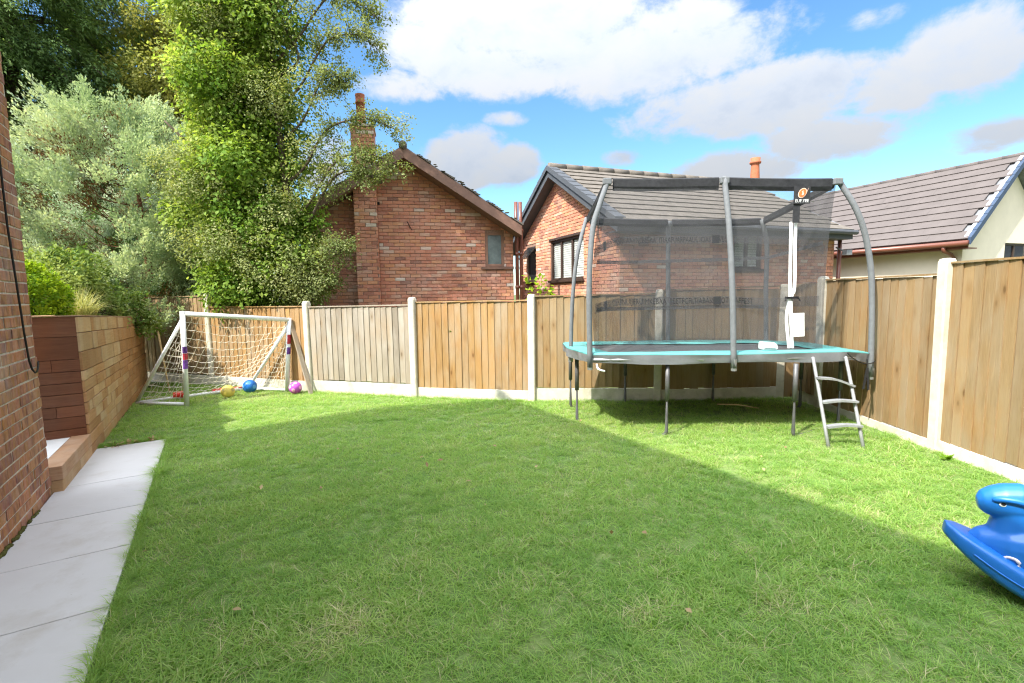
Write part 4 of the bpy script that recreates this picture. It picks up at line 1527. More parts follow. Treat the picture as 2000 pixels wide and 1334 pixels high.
# emblem: an orange disc with a pale outline and swoosh
m = MB()
ell = lambda a, b, n=24: [(a * math.cos(2 * math.pi * k / n) * 0.94 + b * 0.28 * math.sin(2 * math.pi * k / n), 0, b * math.sin(2 * math.pi * k / n)) for k in range(n)]
c0 = Vector((3.255, 5.4845, 2.705))
m.prism([Vector(p) + c0 for p in ell(0.048, 0.054)], (0, -0.002, 0))
m.put('emblem_outline', M_PINK_INK, bd, off=TO)
m = MB()
m.prism([Vector(p) + c0 + Vector((0, -0.0022, 0)) for p in ell(0.041, 0.046)], (0, -0.002, 0))
m.put('emblem', M_RED_INK, bd, off=TO)
m = MB()
m.prism([Vector(p) * 1.0 + c0 + Vector((0.002, -0.0044, 0.004)) for p in [(-0.012, 0, -0.025), (0.004, 0, -0.030), (0.014, 0, -0.010), (0.004, 0, 0.008), (0.008, 0, 0.026), (-0.010, 0, 0.012), (-0.004, 0, -0.004)]], (0, -0.0015, 0))
m.put('emblem_flame', M_PINK_INK, bd, off=TO)
m = MB()
m.prism([Vector(p) + c0 for p in [(0.036, -0.0046, -0.02), (0.046, -0.0046, 0.012), (0.066, -0.0046, 0.055), (0.056, -0.0046, 0.030)]], (0, -0.0015, 0))
m.put('emblem_swoosh', M_PINK_INK, bd, off=TO)
V, Fq = text_verts('EUF.YEE', 0.05)
xs = [v.x for v in V]
scx = 0.15 / (max(xs) - min(xs))
put('logo_lettering', mesh_np('logo_lettering', np.array([(3.18 + (v.x - min(xs)) * scx - TO.x, 5.4835 - TO.y, 2.605 + v.y * 0.95 - TO.z) for v in V]), Fq, M_WHITE), bd)
m = MB()
m.hexa([(3.205, 5.478, 1.10), (3.35, 5.485, 1.105), (3.35, 5.488, 1.105), (3.205, 5.481, 1.10), (3.205, 5.485, 1.37), (3.338, 5.488, 1.372), (3.338, 5.491, 1.372), (3.205, 5.488, 1.37)])
lb = m.put('care_label', M_PAPER, tr_, off=TO)
m = MB()
for (zz, x0, x1) in ((1.335, 3.225, 3.255), (1.27, 3.225, 3.245)):
    m.box((x0, 5.480, zz), (x1, 5.4815, zz + 0.008))
m.put('label_print', plain('print_grey', (0.45, 0.45, 0.45), 0.8, 0.1, 4, 0.1, 0), lb, off=TO)
m = MB()
m.tube([(4.02, 5.40, 0.84), (4.02, 5.39, 0.74)], 0.006, 6)
m.beam((4.02, 5.39, 0.74), (3.985, 5.385, 0.50), 0.022, 0.010, (0, 1, 0))
m.beam((4.02, 5.39, 0.74), (4.045, 5.385, 0.49), 0.022, 0.010, (0, 1, 0))
m.put('strap', M_BLACK, tr_, off=TO)
m = MB()
P = smooth_path([(0.95, 5.36, 0.84), (0.96, 5.34, 0.79), (1.0, 5.33, 0.77), (1.04, 5.34, 0.76)], 5)
m.tube(P, [0.012, 0.012] + [0.012] * (len(P) - 3) + [0.004], 6)
m.put('strap', M_WHITE, tr_, True, off=TO)
# edge cord near the steps
m = MB()
m.tube(smooth_path([(3.72, 5.30, 0.93), (3.80, 5.30, 0.86), (3.95, 5.36, 0.80), (4.08, 5.43, 0.785), (4.17, 5.48, 0.80)], 5), 0.006, 5)
m.put('cord', M_BLACK, tr_, off=TO)

# ladder leaning on the rim
ld = thing('ladder', 'three rung grey metal ladder hooked on the trampoline edge', 'ladder', (3.45, 4.85, 0))
LO = Vector((3.45, 4.85, 0))
for P in ([(3.30, 5.24, 0.89), (3.295, 5.19, 0.80), (3.275, 4.86, -0.02)], [(3.66, 5.24, 0.89), (3.655, 5.19, 0.80), (3.61, 4.82, -0.02)]):
    m = MB()
    m.tube(smooth_path(P, 4), 0.018, 8)
    m.put('side_rail', M_LADDER, ld, True, off=LO)
for (a, b, dip) in (((3.275, 5.11, 0.69), (3.655, 5.09, 0.60), 0.012), ((3.29, 5.03, 0.44), (3.64, 5.0, 0.45), 0.0), ((3.285, 4.93, 0.20), (3.625, 4.90, 0.215), 0.0)):
    m = MB()
    a, b = Vector(a), Vector(b)
    mid = (a + b) / 2 + Vector((0, 0, 0.015 + dip))
    P = smooth_path([a, mid, b], 4)
    for p0, p1 in zip(P[:-1], P[1:]):
        m.beam(p0, p1 + (p1 - p0) * 0.05, 0.075, 0.022)
    m.put('rung', M_LADDER, ld, off=LO)
# white tub on the pad
tb = thing('plastic_tub', 'small white plastic tub lying on the turquoise trampoline pad', 'tub', (2.93, 5.47, 0.962))
m = MB()
m.prism([(-0.085, -0.05, 0.0), (0.088, -0.05, 0.0), (0.090, -0.05, 0.03), (0.078, -0.05, 0.062), (0.05, -0.05, 0.078), (-0.078, -0.05, 0.086), (-0.085, -0.05, 0.07)], (0, 0.11, 0))
m.put('tub_body', M_WHITE, tb, bevel=0.012)
m = MB()
m.box((-0.07, -0.056, 0.018), (0.06, -0.0502, 0.024))
m.put('tub_seam', M_PADS, tb)

# ------------------------------------------------------------------ football goal
GO = Vector((-5.0, 7.28, 0))
gl = thing('football_goal', 'scuffed white football goal with a sagging cord net by the timber block wall', 'goal', GO)
LP0, LP1 = Vector((-5.02, 7.28, 0)), Vector((-4.965, 7.28, 1.42))
RP0, RP1 = Vector((-3.94, 8.28, 0)), Vector((-3.825, 8.28, 1.255))
LB_, RB_ = Vector((-5.90, 7.42, 0.03)), Vector((-4.74, 8.50, 0.03))
for nm, P, r in (('post', [LP0, LP1 + Vector((0, 0, 0.035))], 0.037), ('post', [RP0, RP1 + Vector((0, 0, 0.03))], 0.037), ('crossbar', [LP1, RP1], 0.036), ('stay', [LP1 - Vector((0.02, 0, 0.10)), LB_], 0.026), ('stay', [RP1 - Vector((0.02, 0, 0.10)), RB_], 0.026),
                 ('ground_bar', [LP0 + Vector((0, 0, 0.03)), LB_], 0.028), ('ground_bar', [RP0 + Vector((0, 0, 0.03)), RB_], 0.028), ('ground_bar', [LB_, RB_], 0.028)):
    m = MB()
    m.tube(P, r, 10)
    m.put(nm, M_WHITE, gl, True, off=GO)
for p, zs, mt in ((LP0.lerp(LP1, 0.0), ((0.82, 0.92, M_PURPLE), (0.72, 0.815, M_REDTAPE), (0.58, 0.715, M_PURPLE)), 0), (RP0, ((0.84, 1.0, M_REDTAPE), (0.66, 0.78, M_PURPLE)), 1)):
    A_, B_ = (LP0, LP1) if mt == 0 else (RP0, RP1)
    for z0, z1, mm in zs:
        m = MB()
        a, b = A_.lerp(B_, z0 / B_.z), A_.lerp(B_, z1 / B_.z)
        pts = []
        for q in (a, b):
            for k in range(7):
                an = -1.75 + 2.2 * k / 6
                pts.append(q + Vector((math.cos(an), math.sin(an), 0)) * 0.0385)
        m.add(pts, [(k, k + 1, k + 8, k + 7) for k in range(6)])
        m.put('tape_wrap', mm, gl, off=GO)


def netgrid(P00, P10, P11, P01, nu, nv, sagv, seed, r=0.0034):
    """square cord net over a four-sided patch; P0* along one side, P1* along the other"""
    rr = random.Random(seed)
    P00, P10, P11, P01, sagv = map(Vector, (P00, P10, P11, P01, sagv))
    G = []
    for j in range(nv + 1):
        row = []
        for i in range(nu + 1):
            u, v = i / nu, j / nv
            p = P00 * (1 - u) * (1 - v) + P10 * u * (1 - v) + P11 * u * v + P01 * (1 - u) * v
            s_ = 16 * u * (1 - u) * v * (1 - v)
            p = p + sagv * s_ + Vector((rr.uniform(-1, 1), rr.uniform(-1, 1), rr.uniform(-1, 1))) * (0.016 if 0 < i < nu and 0 < j < nv else 0.0)
            row.append(p)
        G.append(row)
    m = MB()
    for j in range(nv + 1):
        for i in range(nu):
            a, b = G[j][i], G[j][i + 1]
            m.tube([a, (a + b) / 2 - Vector((0, 0, 0.012)), b], r, 3, False)
    for i in range(nu + 1):
        m.tube([G[j][i] for j in range(nv + 1)], r, 3, False)
    return m


m = netgrid(LP1 + Vector((0.03, 0, -0.03)), RP1 + Vector((-0.03, 0, -0.03)), RB_, LB_, 15, 14, (0.05, 0.02, -0.17), 3)
m.put('net', M_GOALN, gl, off=GO, kind='stuff')
for A0, A1, BB, sd_ in ((LP0, LP1, LB_, 5), (RP0, RP1, RB_, 6)):
    m = netgrid(A0 + Vector((0, 0, 0.03)), A1 - Vector((0, 0, 0.12)), A1 - Vector((0.02, 0, 0.13)), BB, 13, 8, (0.02, 0.04, -0.05), sd_)
    m.put('net', M_GOALN, gl, off=GO, kind='stuff')

# ------------------------------------------------------------------ balls and toys in and by the goal
def ball(name, label, loc, r, mat, patch=None):
    t = thing(name, label, 'ball', loc, group='balls left by the goal')
    m = MB()
    m.sphere((0, 0, r), r, 20, 14)
    m.put('shell', mat, t, True)
    if patch:
        m = MB()
        for (a, e) in patch[1]:
            d = Vector((math.cos(e) * math.cos(a), math.cos(e) * math.sin(a), math.sin(e)))
            q = d.to_track_quat('Z', 'Y').to_matrix()
            ring = [Vector((0, 0, r)) + q @ Vector((0.32 * r * math.cos(2 * math.pi * k / 6), 0.32 * r * math.sin(2 * math.pi * k / 6), r * 0.96)) for k in range(6)]
            m.add(ring + [Vector((0, 0, r)) + d * r * 1.012], [(k, (k + 1) % 6, 6) for k in range(6)])
        m.put('patch', patch[0], t)
    return t


ball('toy_ball', 'blue ball lying inside the back of the goal', (-4.55, 8.22, 0.0), 0.115, M_BALLB, (plain('ball_light', (0.10, 0.32, 0.65), 0.4), [(-1.2, 0.7), (-2.3, 0.1), (-0.4, 0.0)]))
ball('toy_ball', 'yellow ball on the grass at the mouth of the goal', (-4.72, 7.86, 0.0), 0.105, M_BALLY, (plain('ball_worn', (0.50, 0.38, 0.16), 0.7), [(-0.2, 0.3), (-1.9, 0.5)]))
ball('toy_ball', 'purple and pink ball by the fence outside the goal', (-3.70, 8.08, 0.0), 0.105, M_BALLP, (M_PINK, [(-2.2, 0.3), (-1.1, 1.1), (-0.3, 0.1), (-1.5, -0.2)]))
rb = thing('toy_bucket', 'small red plastic toy bucket tipped over under the goal net', 'toy bucket', (-5.55, 7.74, 0), 0.6)
m = MB()
V = []
for (r_, l_) in ((0.045, 0.0), (0.062, 0.13), (0.068, 0.135), (0.060, 0.128), (0.042, 0.01)):
    for k in range(14):
        a = 2 * math.pi * k / 14
        V.append((l_, r_ * math.cos(a), 0.075 + r_ * math.sin(a)))
Fq = []
for i in range(4):
    for k in range(14):
        Fq.append((i * 14 + k, i * 14 + (k + 1) % 14, i * 14 + 14 + (k + 1) % 14, i * 14 + 14 + k))
Fq.append(tuple(range(14)))
m.add(V, Fq)
m.put('bucket_body', M_RED, rb, True)
m = MB()
m.tube(smooth_path([(0.13, -0.065, 0.075), (0.20, -0.04, 0.13), (0.21, 0.02, 0.15), (0.13, 0.065, 0.075)], 5), 0.007, 6)
m.put('handle', M_RED, rb)
rs = thing('toy_spade', 'flat red plastic toy spade lying by the foot of the concrete post', 'toy spade', (-5.2, 8.2, 0.02), 0.5)
m = MB()
m.hexa([(0, -0.07, 0.02), (0.2, -0.06, 0.035), (0.2, 0.06, 0.035), (0, 0.07, 0.02), (0, -0.07, 0.05), (0.2, -0.06, 0.06), (0.2, 0.06, 0.06), (0, 0.07, 0.05)])
m.put('spade_blade', M_RED, rs, bevel=0.01)
m = MB()
m.tube([(0.2, 0, 0.05), (0.5, 0.01, 0.05)], 0.014, 6)
m.put('handle', M_RED, rs)
bt = MB()
bt.beam((-3.84, 8.34, 1.27), (-3.43, 8.06, 0.0), 0.07, 0.03)
bo = bt.put('wooden_batten', M_FENCE[2], None, off=(-3.43, 8.06, 0), label='grey wooden batten leaning on the concrete fence post beside the goal', cat='batten', loc=(-3.43, 8.06, 0))
ck = MB()
ck.tube([(-6.32, 8.55, 1.14), (-6.24, 8.48, 1.02), (-6.0, 8.3, 0.0)], [0.024, 0.016, 0.014], 7)
ck.put('bamboo_cane', M_CANE, None, True, off=(-6.0, 8.3, 0), loc=(-6.0, 8.3, 0), label='thin pale cane standing in the corner behind the goal net', cat='cane')

# ------------------------------------------------------------------ blue plastic rocker
TC = Vector((2.84, 2.33, 0))
ty = thing('rocking_toy', 'glossy blue plastic animal rocker with a curved base on the grass by the side fence', 'rocking toy', TC, math.atan2(0.50, -0.85))
# local frame: x forward (towards the snout), y to the toy's own left = towards the viewer
def loft(secs, n=20, cap=True):
    """secs: (centre, half width y, half height along tilt, tilt axis)"""
    V, Fq = [], []
    for (c, ry, rz_, d, pw) in secs:
        c = Vector(c)
        d = Vector(d).normalized()
        for k in range(n):
            a = 2 * math.pi * k / n
            ca, sa = math.cos(a), math.sin(a)
            ex = 2.0 / pw
            yy = ry * math.copysign(abs(ca) ** ex, ca)
            zz = rz_ * math.copysign(abs(sa) ** ex, sa)
            V.append(c + Vector((0, yy, 0)) + d * zz)
    for i in range(len(secs) - 1):
        for k in range(n):
            k2 = (k + 1) % n
            Fq.append((i * n + k, i * n + k2, i * n + n + k2, i * n + n + k))
    Fq.append(tuple(range(n))[::-1])
    Fq.append(tuple(range((len(secs) - 1) * n, len(secs) * n)))
    return V, Fq


def remeshed(mbs, name, mat, parent, vox=0.009, it=6):
    o = mbs.put(name, mat, parent, True)
    r_ = o.modifiers.new('remesh', 'REMESH')
    r_.mode = 'VOXEL'
    r_.voxel_size = vox
    r_.use_smooth_shade = True
    s_ = o.modifiers.new('smooth', 'SMOOTH')
    s_.iterations = it
    s_.factor = 0.5
    return o


# rocker base: a boat shaped shell, the keel line curving up to prow and stern
def rocker(wscale, lift, shrink):
    secs = []
    for k in range(25):
        t = -1 + 2 * k / 24
        x = 0.50 * t * shrink
        bot = 0.28 * abs(t) ** 2.0
        top = 0.10 + 0.245 * abs(t) ** 0.9
        wdt = 0.17 * (1 - abs(t) ** 2.6) ** 0.6 + 0.028
        secs.append(((x, 0, (bot + top) / 2 + lift), wdt * wscale, (top - bot) / 2, (-0.15 * t, 0, 1), 4.5))
    return loft(secs, 20)


m = MB()
m.add(*rocker(1.0, 0.0, 1.0))
base_o = m.put('rocker_base', M_TOY, ty, True)
for sy in (1, -1):
    sm_ = MB()
    P = []
    for k in range(4, 37):
        t = -1 + 2 * k / 40
        P.append((0.5 * t, sy * (0.17 * (1 - abs(t) ** 2.6) ** 0.6 + 0.029), 0.14 * t * t + 0.05 + 0.1225 * abs(t) ** 0.9 - 0.005))
    sm_.tube(P, 0.0045, 6)
    sm_.put('mould_seam', M_TOY, base_o, True)
for md in (base_o.modifiers.new('remesh', 'REMESH'),):
    md.mode = 'VOXEL'
    md.voxel_size = 0.009
    md.use_smooth_shade = True
sm = base_o.modifiers.new('smooth', 'SMOOTH')
sm.iterations = 3
m = MB()
# chest and seat
m.add(*loft([((0.40, 0, 0.26), 0.02, 0.04, (0, 0, 1), 2.2), ((0.36, 0, 0.25), 0.07, 0.085, (0, 0, 1), 2.4), ((0.26, 0, 0.22), 0.125, 0.16, (0, 0, 1), 2.6), ((0.12, 0, 0.20), 0.155, 0.20, (0, 0, 1), 2.8),
             ((-0.02, 0, 0.18), 0.16, 0.17, (0, 0, 1), 2.8), ((-0.18, 0, 0.18), 0.15, 0.16, (0, 0, 1), 2.6), ((-0.34, 0, 0.24), 0.10, 0.15, (0, 0, 1), 2.4), ((-0.44, 0, 0.32), 0.03, 0.08, (0, 0, 1), 2.2)]))
# neck
m.add(*loft([((0.24, 0, 0.22), 0.11, 0.12, (1, 0, 0.3), 2.2), ((0.235, 0, 0.32), 0.088, 0.095, (1, 0, 0.15), 2.2), ((0.225, 0, 0.42), 0.075, 0.085, (1, 0, 0), 2.2), ((0.21, 0, 0.50), 0.070, 0.082, (1, 0, 0), 2.2), ((0.195, 0, 0.55), 0.055, 0.06, (1, 0, 0), 2.2)]))
# head
m.add(*loft([((0.12, 0, 0.505), 0.03, 0.05, (0, 0, 1), 2), ((0.15, 0, 0.51), 0.066, 0.088, (0, 0, 1), 2), ((0.21, 0, 0.512), 0.084, 0.098, (0, 0, 1), 2.1), ((0.27, 0, 0.505), 0.082, 0.092, (0.1, 0, 1), 2.2), ((0.315, 0, 0.494), 0.072, 0.080, (0.15, 0, 1), 2.3),
             ((0.35, 0, 0.484), 0.056, 0.062, (0.2, 0, 1), 2.2), ((0.372, 0, 0.478), 0.028, 0.032, (0.2, 0, 1), 2)]))
# crest behind the head
m.sphere((0.10, 0, 0.60), (0.075, 0.04, 0.055))
m.sphere((0.08, 0, 0.56), (0.06, 0.04, 0.07))
for k in range(9):
    a = k / 8
    c = Vector((0.155 - 0.05 * a, 0, 0.56 - 0.30 * a))
    m.add(*loft([(c + Vector((0.04, 0, 0.02)), 0.078, 0.013, (0.35, 0, 1), 2), (c + Vector((-0.02, 0, 0.0)), 0.080, 0.016, (0.35, 0, 1), 2), (c + Vector((-0.075, 0, -0.02)), 0.055, 0.014, (0.35, 0, 1), 2)], 14))
# side fin / foot rest
m.add(*loft([((0.06, 0.13, 0.265), 0.03, 0.018, (0, 0, 1), 2), ((-0.02, 0.17, 0.25), 0.06, 0.026, (0, 0, 1), 2.4), ((-0.14, 0.18, 0.225), 0.065, 0.026, (0, 0, 1), 2.4), ((-0.26, 0.16, 0.20), 0.03, 0.02, (0, 0, 1), 2)], 14))
m.add(*loft([((0.06, -0.13, 0.265), 0.03, 0.018, (0, 0, 1), 2), ((-0.02, -0.17, 0.25), 0.06, 0.026, (0, 0, 1), 2.4), ((-0.14, -0.18, 0.225), 0.065, 0.026, (0, 0, 1), 2.4), ((-0.26, -0.16, 0.20), 0.03, 0.02, (0, 0, 1), 2)], 14))
bdy = remeshed(m, 'body', M_TOY, ty, 0.007, 5)
for sy in (1, -1):
    m = MB()
    m.tube(smooth_path([(0.328, sy * 0.063, 0.524), (0.29, sy * 0.080, 0.538), (0.24, sy * 0.088, 0.540), (0.198, sy * 0.087, 0.530)], 5), [0.010, 0.013, 0.015, 0.016, 0.016, 0.016, 0.016, 0.016, 0.016, 0.016, 0.016, 0.016, 0.016, 0.015, 0.013, 0.009], 8)
    m.put('brow', M_TOY, bdy, True)
    m = MB()
    m.sphere((0.290, sy * 0.0755, 0.508), (0.016, 0.006, 0.012), 14, 8)
    ey = m.put('eye', M_WHITE, bdy, True)
    m = MB()
    m.sphere((0.290, sy * 0.0800, 0.513), (0.010, 0.0035, 0.009), 12, 8)
    m.put('pupil', M_INK, bdy, True)
# raised pale letter on the flank
for sy in (1, -1):
    m = MB()
    P = [(0.255 + 0.028 * math.cos(a), sy * (0.122 - 0.014 * math.cos(a)), 0.225 + 0.024 * math.sin(a)) for a in [2 * math.pi * k / 18 for k in range(19)]]
    m.tube(P, 0.0085, 6)
    m.put('letter', plain('print_cream', (0.78, 0.66, 0.66), 0.5, 0.3, 5, 0.05, 0) if sy == 1 else bpy.data.materials['print_cream'], bdy, True)

# ------------------------------------------------------------------ trees and shrubs
def unit(v):
    return v / np.maximum(1e-9, np.linalg.norm(v, axis=1, keepdims=True))


def rand_dirs(n):
    return unit(NR.normal(size=(n, 3)))


def leaf_cloud(C, D, Nn, L, W, tint, fold=0.15):
    """diamond leaves: base at C, tip along D, blade facing Nn"""
    n = len(C)
    D = unit(D)
    Sd = unit(np.cross(D, Nn))
    Nn = unit(np.cross(Sd, D))
    L = np.broadcast_to(np.asarray(L, dtype=float).reshape(-1, 1), (n, 1))
    W = np.broadcast_to(np.asarray(W, dtype=float).reshape(-1, 1), (n, 1))
    tip = C + D * L
    mid = C + D * L * 0.45
    a = mid + Sd * W * 0.5 + Nn * W * fold
    b = mid - Sd * W * 0.5 + Nn * W * fold
    V = np.stack([C, a, tip, b], axis=1).reshape(-1, 3)
    F = np.arange(n * 4, dtype=np.int32).reshape(-1, 4)
    return V, F, np.repeat(tint, 4)


class Cloud:
    def __init__(s):
        s.V, s.F, s.T, s.k = [], [], [], 0

    def add(s, V, F, T):
        s.V.append(V)
        s.F.append(F + s.k)
        s.T.append(T)
        s.k += len(V)

    def put(s, name, mat, parent, off, **kw):
        V = np.concatenate(s.V) - np.array(off)
        return put(name, mesh_np(name, V, np.concatenate(s.F), mat, False, np.concatenate(s.T)), parent, **kw)


def clumps_on(blobs, per_m2, shell=(0.62, 1.06), squash=1.0):
    """points (and outward directions) near the surface of ellipsoids"""
    P, N = [], []
    for (c, r) in blobs:
        c, r = np.array(c, float), np.array(r, float)
        area = 4 * math.pi * ((r[0] * r[1]) ** 1.6 / 3 + (r[0] * r[2]) ** 1.6 / 3 + (r[1] * r[2]) ** 1.6 / 3) ** (1 / 1.6)
        n = max(6, int(area * per_m2))
        d = rand_dirs(n)
        s_ = NR.uniform(shell[0], shell[1], (n, 1))
        P.append(c + d * r * s_)
        N.append(unit(d / r))
    return np.concatenate(P), np.concatenate(N)


def leafy(cl, P, N, per, spread, L, W, tintc, droop=0.3, outward=0.6, Lvar=0.35, wob=1.0):
    """per leaves around each clump centre"""
    n = len(P)
    C = np.repeat(P, per, axis=0) + NR.normal(size=(n * per, 3)) * spread
    NN_ = np.repeat(N, per, axis=0)
    D = NN_ * outward + NR.normal(size=(n * per, 3)) * 0.7 * wob + np.array([0, 0, -droop])
    up_ = unit(NN_ * 0.8 + np.array([0, 0, 0.8]) + NR.normal(size=(n * per, 3)) * 0.36)
    Ls = L * NR.uniform(1 - Lvar, 1 + Lvar, n * per)
    Ws = Ls * (W / L)
    T = np.clip(np.repeat(tintc, per) + NR.normal(size=n * per) * 0.055, 0, 1)
    cl.add(*leaf_cloud(C, D, up_, Ls, Ws, T))


def limb(mb_, P, r0, r1, n=7):
    Q = smooth_path(P, 5)
    k = len(Q)
    mb_.tube(Q, [r0 + (r1 - r0) * i / (k - 1) for i in range(k)], n)
    return Q


M_LEAF_IVY = leaf_mat('leaf_ivy', [(0.0, (0.055, 0.13, 0.016)), (0.35, (0.14, 0.255, 0.032)), (0.65, (0.28, 0.38, 0.075)), (1.0, (0.44, 0.48, 0.16))], 0.45)
M_LEAF_HAW = leaf_mat('leaf_hawthorn', [(0.0, (0.08, 0.12, 0.035)), (0.5, (0.19, 0.24, 0.08)), (1.0, (0.40, 0.42, 0.19))], 0.40)
M_LEAF_CYP = leaf_mat('leaf_glaucous', [(0.0, (0.10, 0.17, 0.10)), (0.35, (0.26, 0.36, 0.235)), (0.7, (0.42, 0.51, 0.36)), (1.0, (0.56, 0.62, 0.44))], 0.35)
M_LEAF_DARK = leaf_mat('leaf_dark_conifer', [(0.0, (0.045, 0.09, 0.03)), (0.5, (0.12, 0.20, 0.065)), (1.0, (0.29, 0.39, 0.14))], 0.38)
M_LEAF_OLIVE = leaf_mat('leaf_olive', [(0.0, (0.11, 0.14, 0.03)), (0.5, (0.27, 0.29, 0.065)), (1.0, (0.45, 0.42, 0.14))], 0.4)
M_LEAF_LIME = leaf_mat('leaf_lime', [(0.0, (0.035, 0.10, 0.010)), (0.45, (0.14, 0.27, 0.014)), (1.0, (0.40, 0.52, 0.03))], 0.40)
M_LEAF_MID = leaf_mat('leaf_shrub', [(0.0, (0.045, 0.10, 0.020)), (0.5, (0.14, 0.22, 0.045)), (1.0, (0.32, 0.38, 0.11))], 0.35)
M_LEAF_STRAW = leaf_mat('leaf_straw', [(0.0, (0.15, 0.19, 0.06)), (0.5, (0.34, 0.36, 0.14)), (1.0, (0.58, 0.54, 0.30))], 0.35)
M_LEAF_BROWN = leaf_mat('leaf_brown', [(0.0, (0.06, 0.028, 0.014)), (0.5, (0.16, 0.075, 0.032)), (1.0, (0.44, 0.33, 0.18))], 0.2)


def mound_noise(P, s, seed=0.0):
    return (np.sin(P[:, 0] * s + seed) * np.sin(P[:, 1] * s * 1.13 + 1.7 + seed) + np.sin(P[:, 2] * s * 0.9 + 0.6 + seed * 2) * np.sin((P[:, 0] + P[:, 2]) * s * 0.7 + seed)) * 0.5


# --- ivy-clad tree in front of the gabled house
T1 = np.array([-5.05, 9.25, 0.0])
t1 = thing('ivy_clad_tree', 'tall ivy covered tree with bright green leaves standing behind the goal', 'tree', T1)
m = MB()
limb(m, [(0, 0, 0), (0.05, 0, 2), (-0.05, 0.05, 5), (0.1, 0, 9.2)], 0.22, 0.07, 9)
for (a, z0, l, dz) in [(0.2, 2.2, 1.2, 0.5), (2.7, 2.8, 1.1, 0.6), (3.6, 4.0, 1.2, 0.8), (0.5, 4.6, 1.0, 0.7), (5.2, 3.4, 0.7, 0.5), (2.5, 5.8, 1.2, 0.9), (0.0, 6.5, 1.0, 0.8), (4.4, 5.0, 0.7, 0.6)]:
    e = (l * math.cos(a), 0.6 * l * math.sin(a), z0 + dz)
    limb(m, [(0, 0, z0), (e[0] * 0.5, e[1] * 0.5, z0 + dz * 0.3), e], 0.06, 0.015, 6)
m.put('trunk', M_BARK, t1, True)
prof = [(1.55, -4.75, 0.95), (2.1, -4.9, 1.30), (2.7, -4.9, 1.55), (3.3, -4.95, 1.45), (3.9, -4.95, 1.4), (4.5, -5.0, 1.35), (5.1, -5.0, 1.30), (5.7, -4.95, 1.35), (6.4, -4.95, 1.45), (7.1, -5.0, 1.45), (7.9, -5.05, 1.4), (8.7, -5.1, 1.2)]
blobs = []
for (z_, cx_, r_) in prof:
    for k in range(5):
        a = NR.uniform(0, 2 * math.pi)
        rr_ = r_ * NR.uniform(0.35, 0.74)
        q = r_ * NR.uniform(0.30, 0.50)
        blobs.append(((cx_ + rr_ * math.cos(a), 9.2 + rr_ * 0.52 * math.sin(a), z_ + NR.uniform(-0.3, 0.3)), (q, q * 0.8, q * 0.72)))
    blobs.append(((cx_, 9.25, z_), (r_ * 0.60, r_ * 0.4, 0.5)))
P, N = clumps_on(blobs, 17, (0.7, 1.08))
keep = (P[:, 1] < 9.75 + 0.35 * (P[:, 0] < -4.6)) & ~((P[:, 2] < 1.62) & (P[:, 1] < 8.85)) & (P[:, 2] > 0.9)
P, N = P[keep], N[keep]
tc = np.clip(0.60 + 0.36 * mound_noise(P, 2.3, 0.4) + NR.normal(size=len(P)) * 0.13, 0, 1)
cl = Cloud()
leafy(cl, P, N, 30, 0.10, 0.074, 0.052, tc, 0.45, 0.7)
cl.put('crown', M_LEAF_IVY, t1, T1)
# pale flowering sprays and thin leaves hanging from the crown
cl = Cloud()
P2, N2 = clumps_on([((-4.25, 8.75, 5.15), (0.55, 0.3, 0.42)), ((-5.5, 8.6, 3.6), (0.75, 0.3, 0.35)), ((-4.3, 8.6, 2.35), (0.75, 0.35, 0.6)), ((-5.3, 8.6, 2.6), (0.7, 0.3, 0.4)), ((-3.7, 8.75, 1.9), (0.55, 0.3, 0.42)), ((-4.1, 8.7, 3.25), (0.5, 0.3, 0.4)), ((-5.8, 8.7, 4.1), (0.5, 0.3, 0.3)), ((-5.2, 8.7, 6.3), (0.6, 0.3, 0.4))], 26, (0.4, 1.05))
leafy(cl, P2, N2, 30, 0.075, 0.040, 0.028, np.clip(0.72 + NR.normal(size=len(P2)) * 0.16, 0, 1), 0.4, 0.6)
cl.put('spray', M_LEAF_HAW, t1, T1)

# --- airy hawthorn whose boughs reach across the chimney
T5 = np.array([-3.72, 9.05, 0.0])
t5 = thing('hawthorn_tree', 'airy hawthorn with dark thin boughs reaching across the brick chimney', 'tree', T5)
m = MB()
tw = []
main = [(-0.1, 0, 0), (-0.3, 0.05, 2.2), (-0.45, 0.1, 4.2), (-0.5, 0.1, 6.2), (-0.35, 0.1, 8.4)]
limb(m, main, 0.10, 0.03, 7)
rb_ = np.random.default_rng(5)
boughs = [([(0.0, 0, 3.0), (0.55, -0.15, 3.75), (1.05, -0.2, 3.85), (1.45, -0.25, 3.62)], 0.035), ([(0.0, 0, 3.3), (0.6, -0.1, 4.05), (1.2, -0.2, 4.15), (1.72, -0.25, 3.95)], 0.032),
          ([(0.0, 0, 4.0), (0.5, -0.15, 4.6), (1.2, -0.2, 4.75), (1.75, -0.2, 4.55)], 0.028), ([(0, 0, 4.8), (0.4, -0.1, 5.4), (0.7, -0.15, 5.5), (0.85, -0.1, 5.4)], 0.022),
          ([(0, 0, 5.4), (0.55, -0.1, 6.1), (1.1, -0.1, 6.2), (1.4, -0.1, 6.0)], 0.026), ([(0, 0, 6.2), (0.6, 0, 6.9), (1.15, 0.0, 6.75), (1.45, 0, 6.5)], 0.025), ([(0, 0, 6.8), (0.5, 0, 7.7), (0.95, 0, 8.1)], 0.025),
          ([(0, 0, 2.0), (0.25, -0.2, 2.4), (0.5, -0.25, 2.5), (0.68, -0.25, 2.4)], 0.022), ([(0, 0, 1.6), (0.25, -0.2, 1.9), (0.45, -0.25, 1.95)], 0.018), ([(0, 0, 5.9), (-0.3, -0.2, 6.6), (-0.5, -0.3, 7.4)], 0.025)]
ends = []
